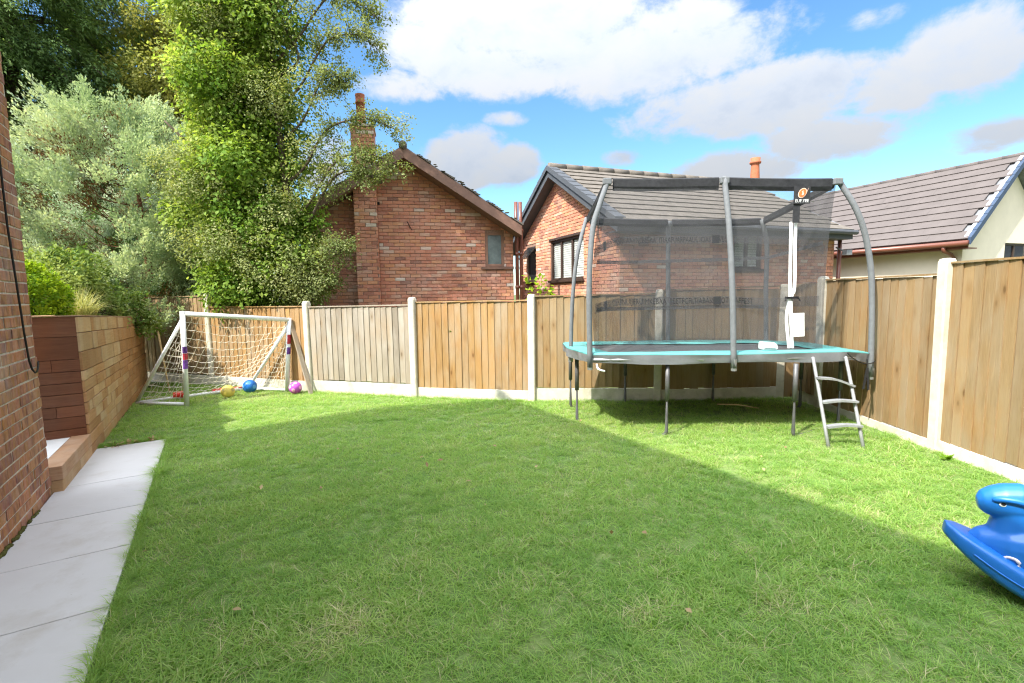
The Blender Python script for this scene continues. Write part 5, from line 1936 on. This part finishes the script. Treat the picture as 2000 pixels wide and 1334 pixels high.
for B_, r_ in boughs:
    B_ = [(-0.42, 0.08, B_[0][2] - 0.3)] + B_
    Q = limb(m, B_, r_, 0.007, 6)
    for q in Q[8:]:
        for k in range(3):
            d = Vector((rb_.normal(), rb_.normal() * 0.6, rb_.normal() * 0.7 + 0.1)).normalized() * rb_.uniform(0.14, 0.42)
            e = q + d
            m.tube([q, q + d * 0.5 + Vector((0, 0, 0.03)), e], [0.006, 0.004, 0.002], 4, False)
            tw.append((q, e))
m.put('trunk', M_BARK, t5, True)
P = np.array([np.array(a.lerp(b, f)) for a, b in tw for f in (0.45, 0.75, 1.0)]) + T5
N = unit(np.array([np.array((b - a).normalized()) for a, b in tw for f in range(3)]))
tc = np.clip(0.58 + 0.25 * mound_noise(P, 3.1, 1.0) + NR.normal(size=len(P)) * 0.15, 0, 1)
cl = Cloud()
leafy(cl, P, N, 22, 0.06, 0.040, 0.030, tc, 0.2, 0.5)
# fuller inner crown beside the ivy tree
P, N = clumps_on([((-3.75, 9.0, 6.6), (0.75, 0.6, 0.9)), ((-3.6, 9.0, 7.7), (0.75, 0.6, 0.7)), ((-3.55, 8.95, 5.3), (0.55, 0.5, 0.6)), ((-3.6, 8.9, 4.0), (0.45, 0.4, 0.6)), ((-3.55, 8.8, 2.1), (0.36, 0.3, 0.45)), ((-3.75, 8.8, 1.75), (0.55, 0.3, 0.35))], 15, (0.5, 1.1))
tc = np.clip(0.56 + 0.3 * mound_noise(P, 3.1, 1.0) + NR.normal(size=len(P)) * 0.13, 0, 1)
leafy(cl, P, N, 20, 0.09, 0.042, 0.030, tc, 0.25, 0.6)
cl.put('crown', M_LEAF_HAW, t5, T5)

# --- glaucous conifer with plume shaped sprays
def plumes(cl, P, Dv, length, width, per, L, W, tintc, curl=0.35):
    """flat feathery sprays: leaflets set along a curved axis and pointing forward"""
    n = len(P)
    Dv = unit(Dv)
    s_ = NR.uniform(0, 1, (n, per, 1)) ** 0.8
    ln = np.asarray(length).reshape(-1, 1, 1)
    up_ = np.array([0, 0, 1.0])
    side = unit(np.cross(Dv, up_ + NR.normal(size=(n, 3)) * 0.25))
    nrm_ = unit(np.cross(side, Dv))
    ax = Dv[:, None, :] * s_ * ln + up_ * (curl * ln * s_ ** 2)
    wd = np.asarray(width).reshape(-1, 1, 1) * (0.25 + 0.95 * np.sin(np.pi * np.clip(s_ * 0.86 + 0.12, 0, 1)))
    lat = NR.normal(size=(n, per, 1)) * 0.5
    ver = NR.normal(size=(n, per, 1)) * 0.32
    C = P[:, None, :] + ax + side[:, None, :] * lat * wd + nrm_[:, None, :] * ver * wd
    D = Dv[:, None, :] * 1.0 + up_ * (2 * curl * s_ * 0.9) + side[:, None, :] * lat * 1.1 + nrm_[:, None, :] * ver * 0.9 + NR.normal(size=(n, per, 3)) * 0.25
    Nn = nrm_[:, None, :] + NR.normal(size=(n, per, 3)) * 0.5
    T = np.clip(np.repeat(tintc, per) + (s_[:, :, 0].ravel() - 0.5) * 0.25 + NR.normal(size=n * per) * 0.08, 0, 1)
    Ls = L * NR.uniform(0.65, 1.35, n * per)
    cl.add(*leaf_cloud(C.reshape(-1, 3), D.reshape(-1, 3), Nn.reshape(-1, 3), Ls, Ls * W / L, T))


T2 = np.array([-8.15, 10.4, 0.0])
t2 = thing('blue_cypress_tree', 'pale blue green conifer with feathery sprays and brown inner twigs above the raised bed', 'tree', T2)
m = MB()
limb(m, [(0, 0.6, 0), (0.03, 0.5, 2.5), (0.05, 0.3, 5.0)], 0.11, 0.02, 8)
for k in range(46):
    a, z_ = NR.uniform(0, 2 * math.pi), NR.uniform(1.4, 5.0)
    l = (6.1 - z_) * 0.30
    limb(m, [(0, 0.2, z_), (l * 0.5 * math.cos(a), l * 0.5 * math.sin(a), z_ + 0.1), (l * math.cos(a), l * math.sin(a), z_ + 0.45)], 0.017, 0.005, 5)
m.put('trunk', M_TWIG, t2, True)


def cone_r(z_):
    return np.interp(z_, [0.9, 2.0, 3.0, 3.9, 4.5, 5.0, 5.4, 5.7], [1.95, 2.05, 2.05, 1.85, 1.45, 1.0, 0.6, 0.2])


cl = Cloud()
n = 440
zz = 5.45 - 4.5 * NR.uniform(0, 1, n) ** 0.8
aa = NR.uniform(0, 2 * math.pi, n)
rr_ = cone_r(zz) * NR.uniform(0.74, 0.95, n) * (1 + 0.09 * np.sin(aa * 4 + zz * 2.6) + 0.08 * np.sin(zz * 4.7 - aa * 3))
bc = np.stack([rr_ * np.cos(aa), rr_ * np.sin(aa), zz], axis=1) + T2
hole = np.zeros(n, bool)
for hx, hz, hr in [(0.62, 2.85, 0.48), (0.05, 3.35, 0.30), (0.60, 2.3, 0.36), (-0.75, 2.75, 0.25), (0.5, 4.2, 0.22), (-0.3, 2.2, 0.25)]:
    hole |= ((bc[:, 0] - T2[0] - hx) ** 2 + (bc[:, 2] - hz) ** 2 < hr ** 2) & (bc[:, 1] < T2[1])
bc, aa = bc[~hole], aa[~hole]
for c, a_ in zip(bc, aa):
    # one bough: a fan of plumes that leans outwards and turns up
    q = NR.uniform(0.8, 1.25)
    ax_ = np.array([math.cos(a_), math.sin(a_), NR.uniform(0.35, 0.9)])
    ax_ /= np.linalg.norm(ax_)
    k = 8
    offs = NR.normal(size=(k, 3)) * np.array([0.12, 0.12, 0.07]) * q
    PP = c + offs
    DD = ax_ + offs * 1.6 + NR.normal(size=(k, 3)) * 0.18
    tcc = np.clip(0.64 + 0.25 * mound_noise(PP, 2.2, 2.0) + NR.normal() * 0.12 + NR.normal(size=k) * 0.08, 0, 1)
    plumes(cl, PP, DD, NR.uniform(0.28, 0.50, k) * q, NR.uniform(0.065, 0.105, k) * q, 84, 0.050, 0.023, tcc, 0.34)
cl.put('crown', M_LEAF_CYP, t2, T2)
cl = Cloud()
n = 420
zz = 5.2 - 4.0 * NR.uniform(0, 1, n)
aa = NR.uniform(0, 2 * math.pi, n)
rr_ = cone_r(zz) * NR.uniform(0.5, 0.78, n)
P = np.stack([rr_ * np.cos(aa), rr_ * np.sin(aa), zz], axis=1) + T2
Dv = np.stack([np.cos(aa), np.sin(aa), NR.uniform(-0.2, 0.5, n)], axis=1)
plumes(cl, P, Dv, NR.uniform(0.25, 0.5, n), NR.uniform(0.12, 0.2, n), 75, 0.055, 0.016, np.clip(0.45 + NR.normal(size=n) * 0.2, 0, 1))
cl.put('brown_twigs', M_LEAF_BROWN, t2, T2)

# --- big dark conifer far behind, layered drooping boughs
T3 = np.array([-15.0, 15.2, 0.0])
t3 = thing('dark_conifer_tree', 'very tall dark green conifer with drooping layered boughs at the garden end', 'tree', T3)
m = MB()
limb(m, [(0, 0, 0), (0.1, 0, 6), (0, 0, 14)], 0.4, 0.08, 9)
P, Dv, PT = [], [], []
for k in range(190):
    a, z_ = NR.uniform(0, 2 * math.pi), NR.uniform(2.5, 14.0)
    l = np.interp(z_, [2.5, 6, 10, 14], [2.6, 3.0, 3.2, 2.6]) * NR.uniform(0.7, 1.12)
    e = (l * math.cos(a), l * math.sin(a), z_ - 0.25 * l)
    Q = limb(m, [(0, 0, z_), (e[0] * 0.5, e[1] * 0.5, z_ + 0.15 * l), e], 0.07, 0.015, 5)
    for q in Q[3:]:
        for j in range(4):
            P.append(np.array(q) + NR.normal(size=3) * np.array([0.28, 0.28, 0.16]))
            Dv.append([math.cos(a) + NR.normal() * 0.5, math.sin(a) + NR.normal() * 0.5, -0.55])
            PT.append(0)
m.put('trunk', M_BARK, t3, True)
P, Dv = np.array(P) + T3, np.array(Dv)
tc = np.clip(0.60 + 0.38 * mound_noise(P, 0.9, 0.7) + NR.normal(size=len(P)) * 0.15, 0, 1)
cl = Cloud()
plumes(cl, P, Dv, NR.uniform(0.5, 1.0, len(P)), NR.uniform(0.22, 0.40, len(P)), 55, 0.12, 0.040, tc, -0.3)
cl.put('crown', M_LEAF_DARK, t3, T3)

# --- olive green broadleaf further back, and a hedge line that closes the gaps
T4 = np.array([-11.7, 17.0, 0.0])
t4 = thing('olive_green_tree', 'olive yellow broadleaf tree showing between the dark conifer and the ivy covered tree', 'tree', T4)
m = MB()
limb(m, [(0, 0, 0), (0.1, 0, 4), (0, 0, 11)], 0.3, 0.06, 8)
blobs = []
for k in range(60):
    a = NR.uniform(0, 2 * math.pi)
    z_ = NR.uniform(3.5, 14.5)
    r_ = NR.uniform(0.3, 2.3)
    q = NR.uniform(0.6, 1.15)
    blobs.append(((T4[0] + r_ * math.cos(a), T4[1] + r_ * math.sin(a), z_), (q, q, q * 0.62)))
    if k % 4 == 0:
        limb(m, [(0, 0, z_ - 1), (r_ * math.cos(a) * 0.5, r_ * math.sin(a) * 0.5, z_ - 0.5), (r_ * math.cos(a), r_ * math.sin(a), z_)], 0.08, 0.02, 5)
m.put('trunk', M_BARK, t4, True)
P, N = clumps_on(blobs, 6.5, (0.6, 1.1))
tc = np.clip(0.62 + 0.3 * mound_noise(P, 1.3, 3.0) + NR.normal(size=len(P)) * 0.15, 0, 1)
cl = Cloud()
leafy(cl, P, N, 36, 0.17, 0.095, 0.058, tc, 0.4, 0.6)
cl.put('crown', M_LEAF_OLIVE, t4, T4)

# --- far hedge that closes the view under the trees
hd = thing('tall_hedge', 'tall dark green hedge closing the view beneath and behind the pale conifer', 'hedge', (-10.5, 12.6, 0))
m = MB()
for k in range(16):
    x_ = -3.6 + k * 0.5
    limb(m, [(x_, 0, 0), (x_ + 0.05, 0.05, 1.6), (x_, 0, 3.3)], 0.05, 0.02, 6)
m.put('stem', M_BARK, hd, True)
hb = [((-10.5 + NR.uniform(-3.8, 4.2), 12.6 + NR.uniform(-0.4, 0.4), NR.uniform(0.8, 3.7)), (NR.uniform(0.5, 0.8), 0.5, NR.uniform(0.4, 0.6))) for _ in range(60)]
P, N = clumps_on(hb, 9, (0.6, 1.08))
cl = Cloud()
leafy(cl, P, N, 22, 0.11, 0.085, 0.05, np.clip(0.4 + 0.3 * mound_noise(P, 1.9, 1.0) + NR.normal(size=len(P)) * 0.15, 0, 1), 0.3, 0.7)
cl.put('foliage', M_LEAF_DARK, hd, (-10.5, 12.6, 0))

# --- planting in the raised bed
def shrub(name, label, base, blobs, mat, per_m2, per, spread, L, W, t0, tv=0.25, droop=0.1, stems=7, part='foliage', shell=(0.55, 1.06)):
    base = np.array(base, float)
    t = thing(name, label, 'shrub', base, group='shrubs along the raised bed and fence')
    m = MB()
    for (c, r) in blobs:
        for k in range(stems):
            e = np.array(c) + NR.normal(size=3) * np.array(r) * 0.4 - base
            limb(m, [(NR.uniform(-.05, .05), NR.uniform(-.05, .05), 0), e * 0.5 + NR.normal(size=3) * 0.03, e], 0.012, 0.004, 5)
    m.put('stem', M_BARK, t)
    P, N = clumps_on(blobs, per_m2, shell)
    P, N = P[P[:, 2] > base[2] - 0.35], N[P[:, 2] > base[2] - 0.35]
    tc = np.clip(t0 + 0.25 * mound_noise(P, 5, 1) + NR.normal(size=len(P)) * tv * 0.6 + 0.0, 0, 1)
    cl = Cloud()
    leafy(cl, P, N, per, spread, L, W, tc, droop, 0.8)
    cl.put(part, mat, t, base)
    return t


def bedp(u, n, z):
    x, y = un(u, n)
    return (x, y, z)


shrub('lime_shrub', 'rounded lime yellow shrub on top of the dark end of the raised bed', bedp(7.25, -1.85, 1.30), [(bedp(7.2, -1.85, 1.72), (0.44, 0.40, 0.36)), (bedp(7.15, -2.2, 1.68), (0.35, 0.35, 0.32)), (bedp(7.4, -1.62, 1.62), (0.24, 0.24, 0.25))], M_LEAF_LIME, 300, 16, 0.020, 0.034, 0.022, 0.74, 0.35, shell=(0.80, 1.03))
shrub('golden_shrub', 'loose golden green shrub behind the lime yellow one under the pale conifer', bedp(8.4, -2.3, 1.30), [(bedp(8.4, -2.3, 1.85), (0.55, 0.45, 0.40)), (bedp(8.9, -2.0, 1.75), (0.45, 0.40, 0.36)), (bedp(9.3, -1.9, 1.85), (0.45, 0.40, 0.42))], M_LEAF_MID, 60, 18, 0.045, 0.048, 0.028, 0.82, 0.35)
shrub('trailing_shrub', 'leafy shrub spilling over the far end of the timber block wall by the fence', bedp(10.1, -1.5, 1.28), [(bedp(9.9, -1.6, 1.55), (0.42, 0.35, 0.40)), (bedp(10.5, -1.35, 1.50), (0.38, 0.30, 0.34)), (bedp(10.55, -1.02, 1.22), (0.24, 0.16, 0.20)), (bedp(9.6, -1.9, 2.0), (0.45, 0.4, 0.4)), (bedp(10.3, -1.9, 2.05), (0.45, 0.4, 0.45))], M_LEAF_MID, 62, 17, 0.045, 0.060, 0.040, 0.58, 0.4, 0.4)
shrub('dark_shrub', 'dark green shrub filling the gap under the conifer above the fence', (-6.9, 10.2, 0.0), [((-6.7, 10.3, 1.8), (0.75, 0.5, 0.6)), ((-6.0, 10.2, 1.7), (0.6, 0.5, 0.5)), ((-7.5, 10.4, 1.7), (0.6, 0.5, 0.5)), ((-6.4, 10.6, 2.5), (0.6, 0.5, 0.5))], M_LEAF_DARK, 30, 24, 0.08, 0.07, 0.04, 0.40, 0.3)
# ornamental grass with pale arching blades
og = thing('ornamental_grass', 'pale straw coloured arching grass tumbling over the raised bed edge', 'ornamental grass', bedp(8.0, -1.45, 1.30))
gb = np.array(bedp(8.0, -1.45, 1.30))
V, Fq, T = [], [], []
for k in range(900):
    a = NR.uniform(0, 2 * math.pi)
    ln_ = NR.uniform(0.25, 0.62)
    b = np.array([NR.normal() * 0.05, NR.normal() * 0.05, 0])
    hd = np.array([math.cos(a), math.sin(a), 0])
    sd_ = np.array([-math.sin(a), math.cos(a), 0])
    lean = NR.uniform(0.25, 0.85)
    pts = []
    for j in range(5):
        s_ = j / 4
        pts.append(b + hd * ln_ * lean * s_ ** 1.3 + np.array([0, 0, ln_ * (1.15 * s_ - 0.85 * lean * s_ ** 2.3)]))
    w_ = 0.004
    i0 = len(V)
    tt = NR.uniform(0.2, 1)
    for j, p in enumerate(pts):
        ww = w_ * (1 - 0.8 * j / 4)
        V += [p + sd_ * ww, p - sd_ * ww]
        T += [tt, tt]
    for j in range(4):
        Fq.append([i0 + 2 * j, i0 + 2 * j + 1, i0 + 2 * j + 3, i0 + 2 * j + 2])
put('blades', mesh_np('blades', np.array(V), np.array(Fq), M_LEAF_STRAW, False, np.array(T)), og, kind='stuff')
# young vine shoot at a fence post and small weeds at the side fence
vb = np.array([0.42, 7.42, 1.2])
vn = thing('vine_shoot', 'bright green vine shoot peeping over the fence at a concrete post', 'vine', vb)
m = MB()
tipv = []
for P in ([(-0.1, 0, 0), (-0.1, -0.02, 0.35), (-0.14, -0.05, 0.62)], [(0.0, 0, 0), (0.02, -0.03, 0.4), (0.05, -0.06, 0.70)], [(0.05, 0, 0), (0.12, -0.02, 0.35), (0.2, -0.05, 0.50)]):
    Q = limb(m, P, 0.006, 0.002, 5)
    tipv += [q for q in Q[6:]]
m.put('stem', M_LEAF_MID, vn)
P = np.array([np.array(q) for q in tipv for k in range(4)]) + vb + NR.normal(size=(len(tipv) * 4, 3)) * 0.035
cl = Cloud()
leafy(cl, P, unit(NR.normal(size=P.shape) + np.array([0, -1, 0.3])), 1, 0.02, 0.075, 0.060, NR.uniform(0.5, 1, len(P)), 0.1, 0.8)
cl.put('leaves', M_LEAF_LIME, vn, vb)
for (x, y, lab) in ((4.12, 4.45, 'small green weed at the foot of the side fence just beyond its concrete post'), (-0.95, 7.58, 'tiny fern like sprig growing from a board of the orange fence panel')):
    z_ = 0.0 if y < 6 else 1.05
    wb = np.array([x, y - (0.03 if z_ else 0), z_])
    wt = thing('weed', lab, 'weed', wb)
    n = 26 if not z_ else 12
    a = NR.uniform(0, 2 * math.pi, n)
    D = np.stack([np.cos(a), np.sin(a) * (1 if not z_ else 0.4) - (0.6 if z_ else 0), NR.uniform(0.2, 0.9, n)], axis=1)
    cl = Cloud()
    cl.add(*leaf_cloud(np.repeat(wb[None], n, 0) + NR.normal(size=(n, 3)) * 0.008, D, np.tile([0, 0, 1.0], (n, 1)) + NR.normal(size=(n, 3)) * 0.3, (0.09 if not z_ else 0.055) * NR.uniform(0.6, 1.2, n), 0.03, NR.uniform(0.2, 0.7, n)))
    cl.put('leaves', M_LEAF_LIME, wt, wb)

# ------------------------------------------------------------------ grass
def inside(poly, X, Y_):
    r = np.zeros(len(X), bool)
    n = len(poly)
    for i in range(n):
        x0, y0 = poly[i]
        x1, y1 = poly[(i + 1) % n]
        c = ((y0 > Y_) != (y1 > Y_)) & (X < (x1 - x0) * (Y_ - y0) / (y1 - y0 + 1e-12) + x0)
        r ^= c
    return r


def grass_mat(name, stops, trans):
    m, t = material(name)
    a = t.n('ShaderNodeAttribute', attribute_type='INSTANCER', attribute_name='tint').outputs['Fac']
    o = t.n('ShaderNodeObjectInfo').outputs['Random']
    i = t.n('ShaderNodeNewGeometry').outputs['Random Per Island']
    f = t.m('ADD', t.m('ADD', t.m('MULTIPLY', a, 0.60), t.m('MULTIPLY', t.m('POWER', i, 1.8), 0.50)), t.m('MULTIPLY', o, 0.08))
    col = t.ramp(f, stops)
    d = t.n('ShaderNodeBsdfPrincipled', {'Base Color': col, 'Roughness': 0.45, 'Specular IOR Level': 0.35})
    tr = t.n('ShaderNodeBsdfTranslucent', {'Color': t.mix(1.0, col, (1.15, 1.15, 0.6), 'MULTIPLY')})
    mx = t.n('ShaderNodeMixShader', {0: trans, 1: d.outputs[0], 2: tr.outputs[0]})
    t.n('ShaderNodeOutputMaterial', {'Surface': mx.outputs[0]})
    return m


M_GRASS = grass_mat('grass_blade', [(0.0, (0.175, 0.34, 0.08)), (0.3, (0.275, 0.455, 0.11)), (0.55, (0.37, 0.535, 0.14)), (0.78, (0.46, 0.57, 0.21)), (0.92, (0.56, 0.60, 0.28)), (1.0, (0.70, 0.67, 0.44))], 0.58)
M_STRAW = grass_mat('grass_straw', [(0.0, (0.30, 0.30, 0.13)), (0.5, (0.46, 0.42, 0.22)), (1.0, (0.62, 0.55, 0.33))], 0.3)


def tuft(name, n, spread, l0, l1, lean0, lean1, w, mat, seed):
    r = np.random.default_rng(seed)
    V, Fq = [], []
    for k in range(n):
        a = r.uniform(0, 2 * math.pi)
        hd = np.array([math.cos(a), math.sin(a), 0])
        sd_ = np.array([-math.sin(a), math.cos(a), 0])
        tw_ = r.uniform(-0.8, 0.8)
        sd_ = sd_ * math.cos(tw_) + hd * math.sin(tw_)
        b = np.array([r.normal() * spread, r.normal() * spread, -0.004])
        ln_ = r.uniform(l0, l1)
        le = r.uniform(lean0, lean1)
        i0 = len(V)
        for j in range(3):
            s_ = j / 3
            p = b + hd * ln_ * le * s_ ** 1.6 + np.array([0, 0, ln_ * (s_ - 0.42 * le * s_ ** 2)])
            ww = w * (1 - 0.45 * s_) * r.uniform(0.85, 1.15)
            V += [p + sd_ * ww / 2, p - sd_ * ww / 2]
        V.append(b + hd * ln_ * le + np.array([0, 0, ln_ * (1 - 0.42 * le)]))
        Fq += [[i0, i0 + 1, i0 + 3, i0 + 2], [i0 + 2, i0 + 3, i0 + 5, i0 + 4], [i0 + 4, i0 + 5, i0 + 6]]
    return bpy.data.objects.new(name, mesh_np(name, np.array(V), Fq, mat))


def grass_field(name, tufts, P, scale, tint, idx, label=None):
    colr = bpy.data.collections.new(name + '_tufts')
    for o in tufts:
        colr.objects.link(o)
    n = len(P)
    me = bpy.data.meshes.new(name)
    me.vertices.add(n)
    me.vertices.foreach_set('co', P.astype(np.float32).ravel())
    rot = np.stack([NR.normal(size=n) * 0.10, NR.normal(size=n) * 0.10, NR.uniform(0, 2 * math.pi, n)], axis=1).astype(np.float32)
    a = me.attributes.new('rot', 'FLOAT_VECTOR', 'POINT')
    a.data.foreach_set('vector', rot.ravel())
    a = me.attributes.new('scl', 'FLOAT', 'POINT')
    a.data.foreach_set('value', scale.astype(np.float32))
    a = me.attributes.new('tint', 'FLOAT', 'POINT')
    a.data.foreach_set('value', tint.astype(np.float32))
    a = me.attributes.new('idx', 'INT', 'POINT')
    a.data.foreach_set('value', idx.astype(np.int32))
    o = put(name, me, kind='stuff')
    g = bpy.data.node_groups.new(name + '_nodes', 'GeometryNodeTree')
    g.interface.new_socket('Geometry', in_out='INPUT', socket_type='NodeSocketGeometry')
    g.interface.new_socket('Geometry', in_out='OUTPUT', socket_type='NodeSocketGeometry')
    N_ = g.nodes
    gi, go = N_.new('NodeGroupInput'), N_.new('NodeGroupOutput')
    iop = N_.new('GeometryNodeInstanceOnPoints')
    ci = N_.new('GeometryNodeCollectionInfo')
    ci.inputs['Collection'].default_value = colr
    ci.inputs['Separate Children'].default_value = True
    ci.inputs['Reset Children'].default_value = True

    def attr(nm, typ):
        q = N_.new('GeometryNodeInputNamedAttribute')
        q.data_type = typ
        q.inputs['Name'].default_value = nm
        return q.outputs['Attribute']
    e2r = N_.new('FunctionNodeEulerToRotation')
    lk = g.links.new
    lk(gi.outputs[0], iop.inputs['Points'])
    lk(ci.outputs[0], iop.inputs['Instance'])
    iop.inputs['Pick Instance'].default_value = True
    lk(attr('idx', 'INT'), iop.inputs['Instance Index'])
    lk(attr('rot', 'FLOAT_VECTOR'), e2r.inputs[0])
    lk(e2r.outputs[0], iop.inputs['Rotation'])
    lk(attr('scl', 'FLOAT'), iop.inputs['Scale'])
    lk(iop.outputs[0], go.inputs[0])
    md = o.modifiers.new('scatter', 'NODES')
    md.node_group = g
    return o


def fbm2(X, Y_, s, seed):
    r = np.random.default_rng(seed)
    v = np.zeros(len(X))
    amp = 1.0
    for o in range(4):
        for k in range(3):
            a = r.uniform(0, 2 * math.pi)
            f = s * (1.9 ** o) * r.uniform(0.8, 1.25)
            v += amp * np.sin((X * math.cos(a) + Y_ * math.sin(a)) * f + r.uniform(0, 6.28)) / 3
        amp *= 0.62
    return v / 1.6


tufts = [tuft('grass_tuft_%s' % 'abcdefgh'[k], 12, 0.019, 0.030, 0.072, 0.6, 1.75, 0.0044, M_GRASS, 100 + k) for k in range(5)]
tufts += [tuft('grass_tuft_%s' % 'fgh'[k], 15, 0.022, 0.045, 0.095, 0.7, 1.7, 0.0042, M_GRASS, 200 + k) for k in range(2)]
tufts += [tuft('grass_tuft_h', 5, 0.03, 0.035, 0.085, 0.8, 1.6, 0.0028, M_STRAW, 300)]
N0 = 88000
X = NR.uniform(-7.2, 4.3, N0)
Y_ = NR.uniform(0.9, 9.6, N0)
k_ = inside([(x, y) for x, y in LAWN_POLY], X, Y_)
dist = np.hypot(X, Y_)
k_ &= NR.uniform(0, 1, N0) < np.clip(3.6 / np.maximum(dist, 0.1), 0.5, 1)
den = fbm2(X, Y_, 5.0, 3)
k_ &= NR.uniform(0, 1, N0) < np.clip(0.97 + 0.75 * np.minimum(den + 0.35, 0), 0.08, 1)
k_ &= np.abs(X) < 1.25 * Y_ + 0.8
X, Y_, den = X[k_], Y_[k_], den[k_]
big = fbm2(X, Y_, 1.1, 8)
mid_ = fbm2(X, Y_, 3.8, 9)
tint = np.clip(0.42 + 0.28 * big + 0.26 * mid_ + 0.10 * fbm2(X, Y_, 11.0, 21) + NR.normal(size=len(X)) * 0.16, 0, 1)
cl_ = fbm2(X, Y_, 4.2, 12)
idx = NR.integers(0, 5, len(X))
long_ = (cl_ > 0.5) & (NR.uniform(0, 1, len(X)) < 0.45)
idx[long_] = NR.integers(5, 7, long_.sum())
tint[long_] = np.clip(tint[long_] - 0.15, 0, 1)
st = NR.uniform(0, 1, len(X)) < 0.085 + 0.09 * np.clip(-den, 0, 1)
idx[st] = 7
for (px_, py_, pr_, am) in ((-4.2, 7.75, 0.55, 0.5), (-4.9, 7.75, 0.3, 0.4), (3.0, 3.1, 0.16, 0.5), (2.35, 3.75, 0.2, 0.4), (2.6, 3.35, 0.14, 0.5), (-1.75, 2.9, 0.14, 0.45), (0.6, 2.3, 0.2, 0.35), (-0.9, 2.2, 0.25, 0.35), (1.4, 2.35, 0.15, 0.4)):
    w_ = np.clip(1 - np.hypot(X - px_, (Y_ - py_)) / pr_, 0, 1)
    tint = np.clip(tint + am * w_, 0, 1)
    dr = NR.uniform(0, 1, len(X)) < w_ * 0.55
    idx[dr] = 7
scl = np.clip(0.92 + 0.30 * mid_ + NR.normal(size=len(X)) * 0.16, 0.45, 1.6)
grass_field('grass', tufts, np.stack([X, Y_, np.zeros(len(X))], axis=1), scl, tint, idx)

# longer fringe leaning over the path edge and round the feet of walls and fences
pts, sc_ = [], []
for k in range(1500):
    u_ = NR.uniform(1.2, 6.78)
    pts.append((*un(u_, -0.565 + abs(NR.normal()) * 0.018), 0.0))
    sc_.append(NR.uniform(0.45, 1.25) * (0.65 + 0.5 * max(0, math.sin(u_ * 3.1 + 0.4) * math.sin(u_ * 7.7))))
for k in range(700):
    n_ = NR.uniform(-1.2, -0.6)
    pts.append((*un(6.82 + abs(NR.normal()) * 0.04, n_), 0.0))
    sc_.append(NR.uniform(0.4, 0.9))
for (a, b) in zip(POSTS_BACK[1:-1], POSTS_BACK[2:]):
    for k in range(150):
        t = NR.uniform(0, 1)
        pts.append((a[0] + (b[0] - a[0]) * t, a[1] + (b[1] - a[1]) * t - 0.05 - abs(NR.normal()) * 0.05, 0))
        sc_.append(NR.uniform(0.5, 1.0))
pts = np.array(pts)
ft = [tuft('edge_tuft_%s' % 'ab'[k], 12, 0.018, 0.05, 0.12, 0.5, 1.25, 0.0031, M_GRASS, 400 + k) for k in range(2)] + [tuft('edge_tuft_c', 4, 0.02, 0.10, 0.22, 0.7, 1.5, 0.0026, M_GRASS, 410)]
grass_field('edge_grass', ft, pts, np.array(sc_), np.clip(0.32 + NR.normal(size=len(pts)) * 0.18, 0, 1), NR.integers(0, 3, len(pts)))

# fallen leaves and twigs
lv = Cloud()
n = 70
q = np.array([(*un(6.80 + NR.normal() * 0.06, NR.uniform(-1.15, -0.62)), 0.03 + NR.uniform(0, 0.02)) for _ in range(46)] + [(NR.uniform(-2.5, 3.0), NR.uniform(2.2, 6.0), 0.045) for _ in range(24)])
D = NR.normal(size=(n, 3)) * np.array([1, 1, 0.25])
lv.add(*leaf_cloud(q, D, np.tile([0, 0, 1.0], (n, 1)) + NR.normal(size=(n, 3)) * 0.35, 0.045 * NR.uniform(0.6, 1.5, n), 0.03, NR.uniform(0.7, 1.3, n)))
lv.put('fallen_leaves', M_LEAF_BROWN, None, (0, 0, 0), kind='stuff')
sk = MB()
sk.tube([(2.86, 6.62, 0.055), (3.1, 6.5, 0.07), (3.3, 6.33, 0.06)], [0.011, 0.010, 0.006], 6)
sk.put('fallen_stick', M_CANE, None, off=(3.1, 6.5, 0), loc=(3.1, 6.5, 0), label='pale dry stick lying in the shade under the trampoline', cat='stick')
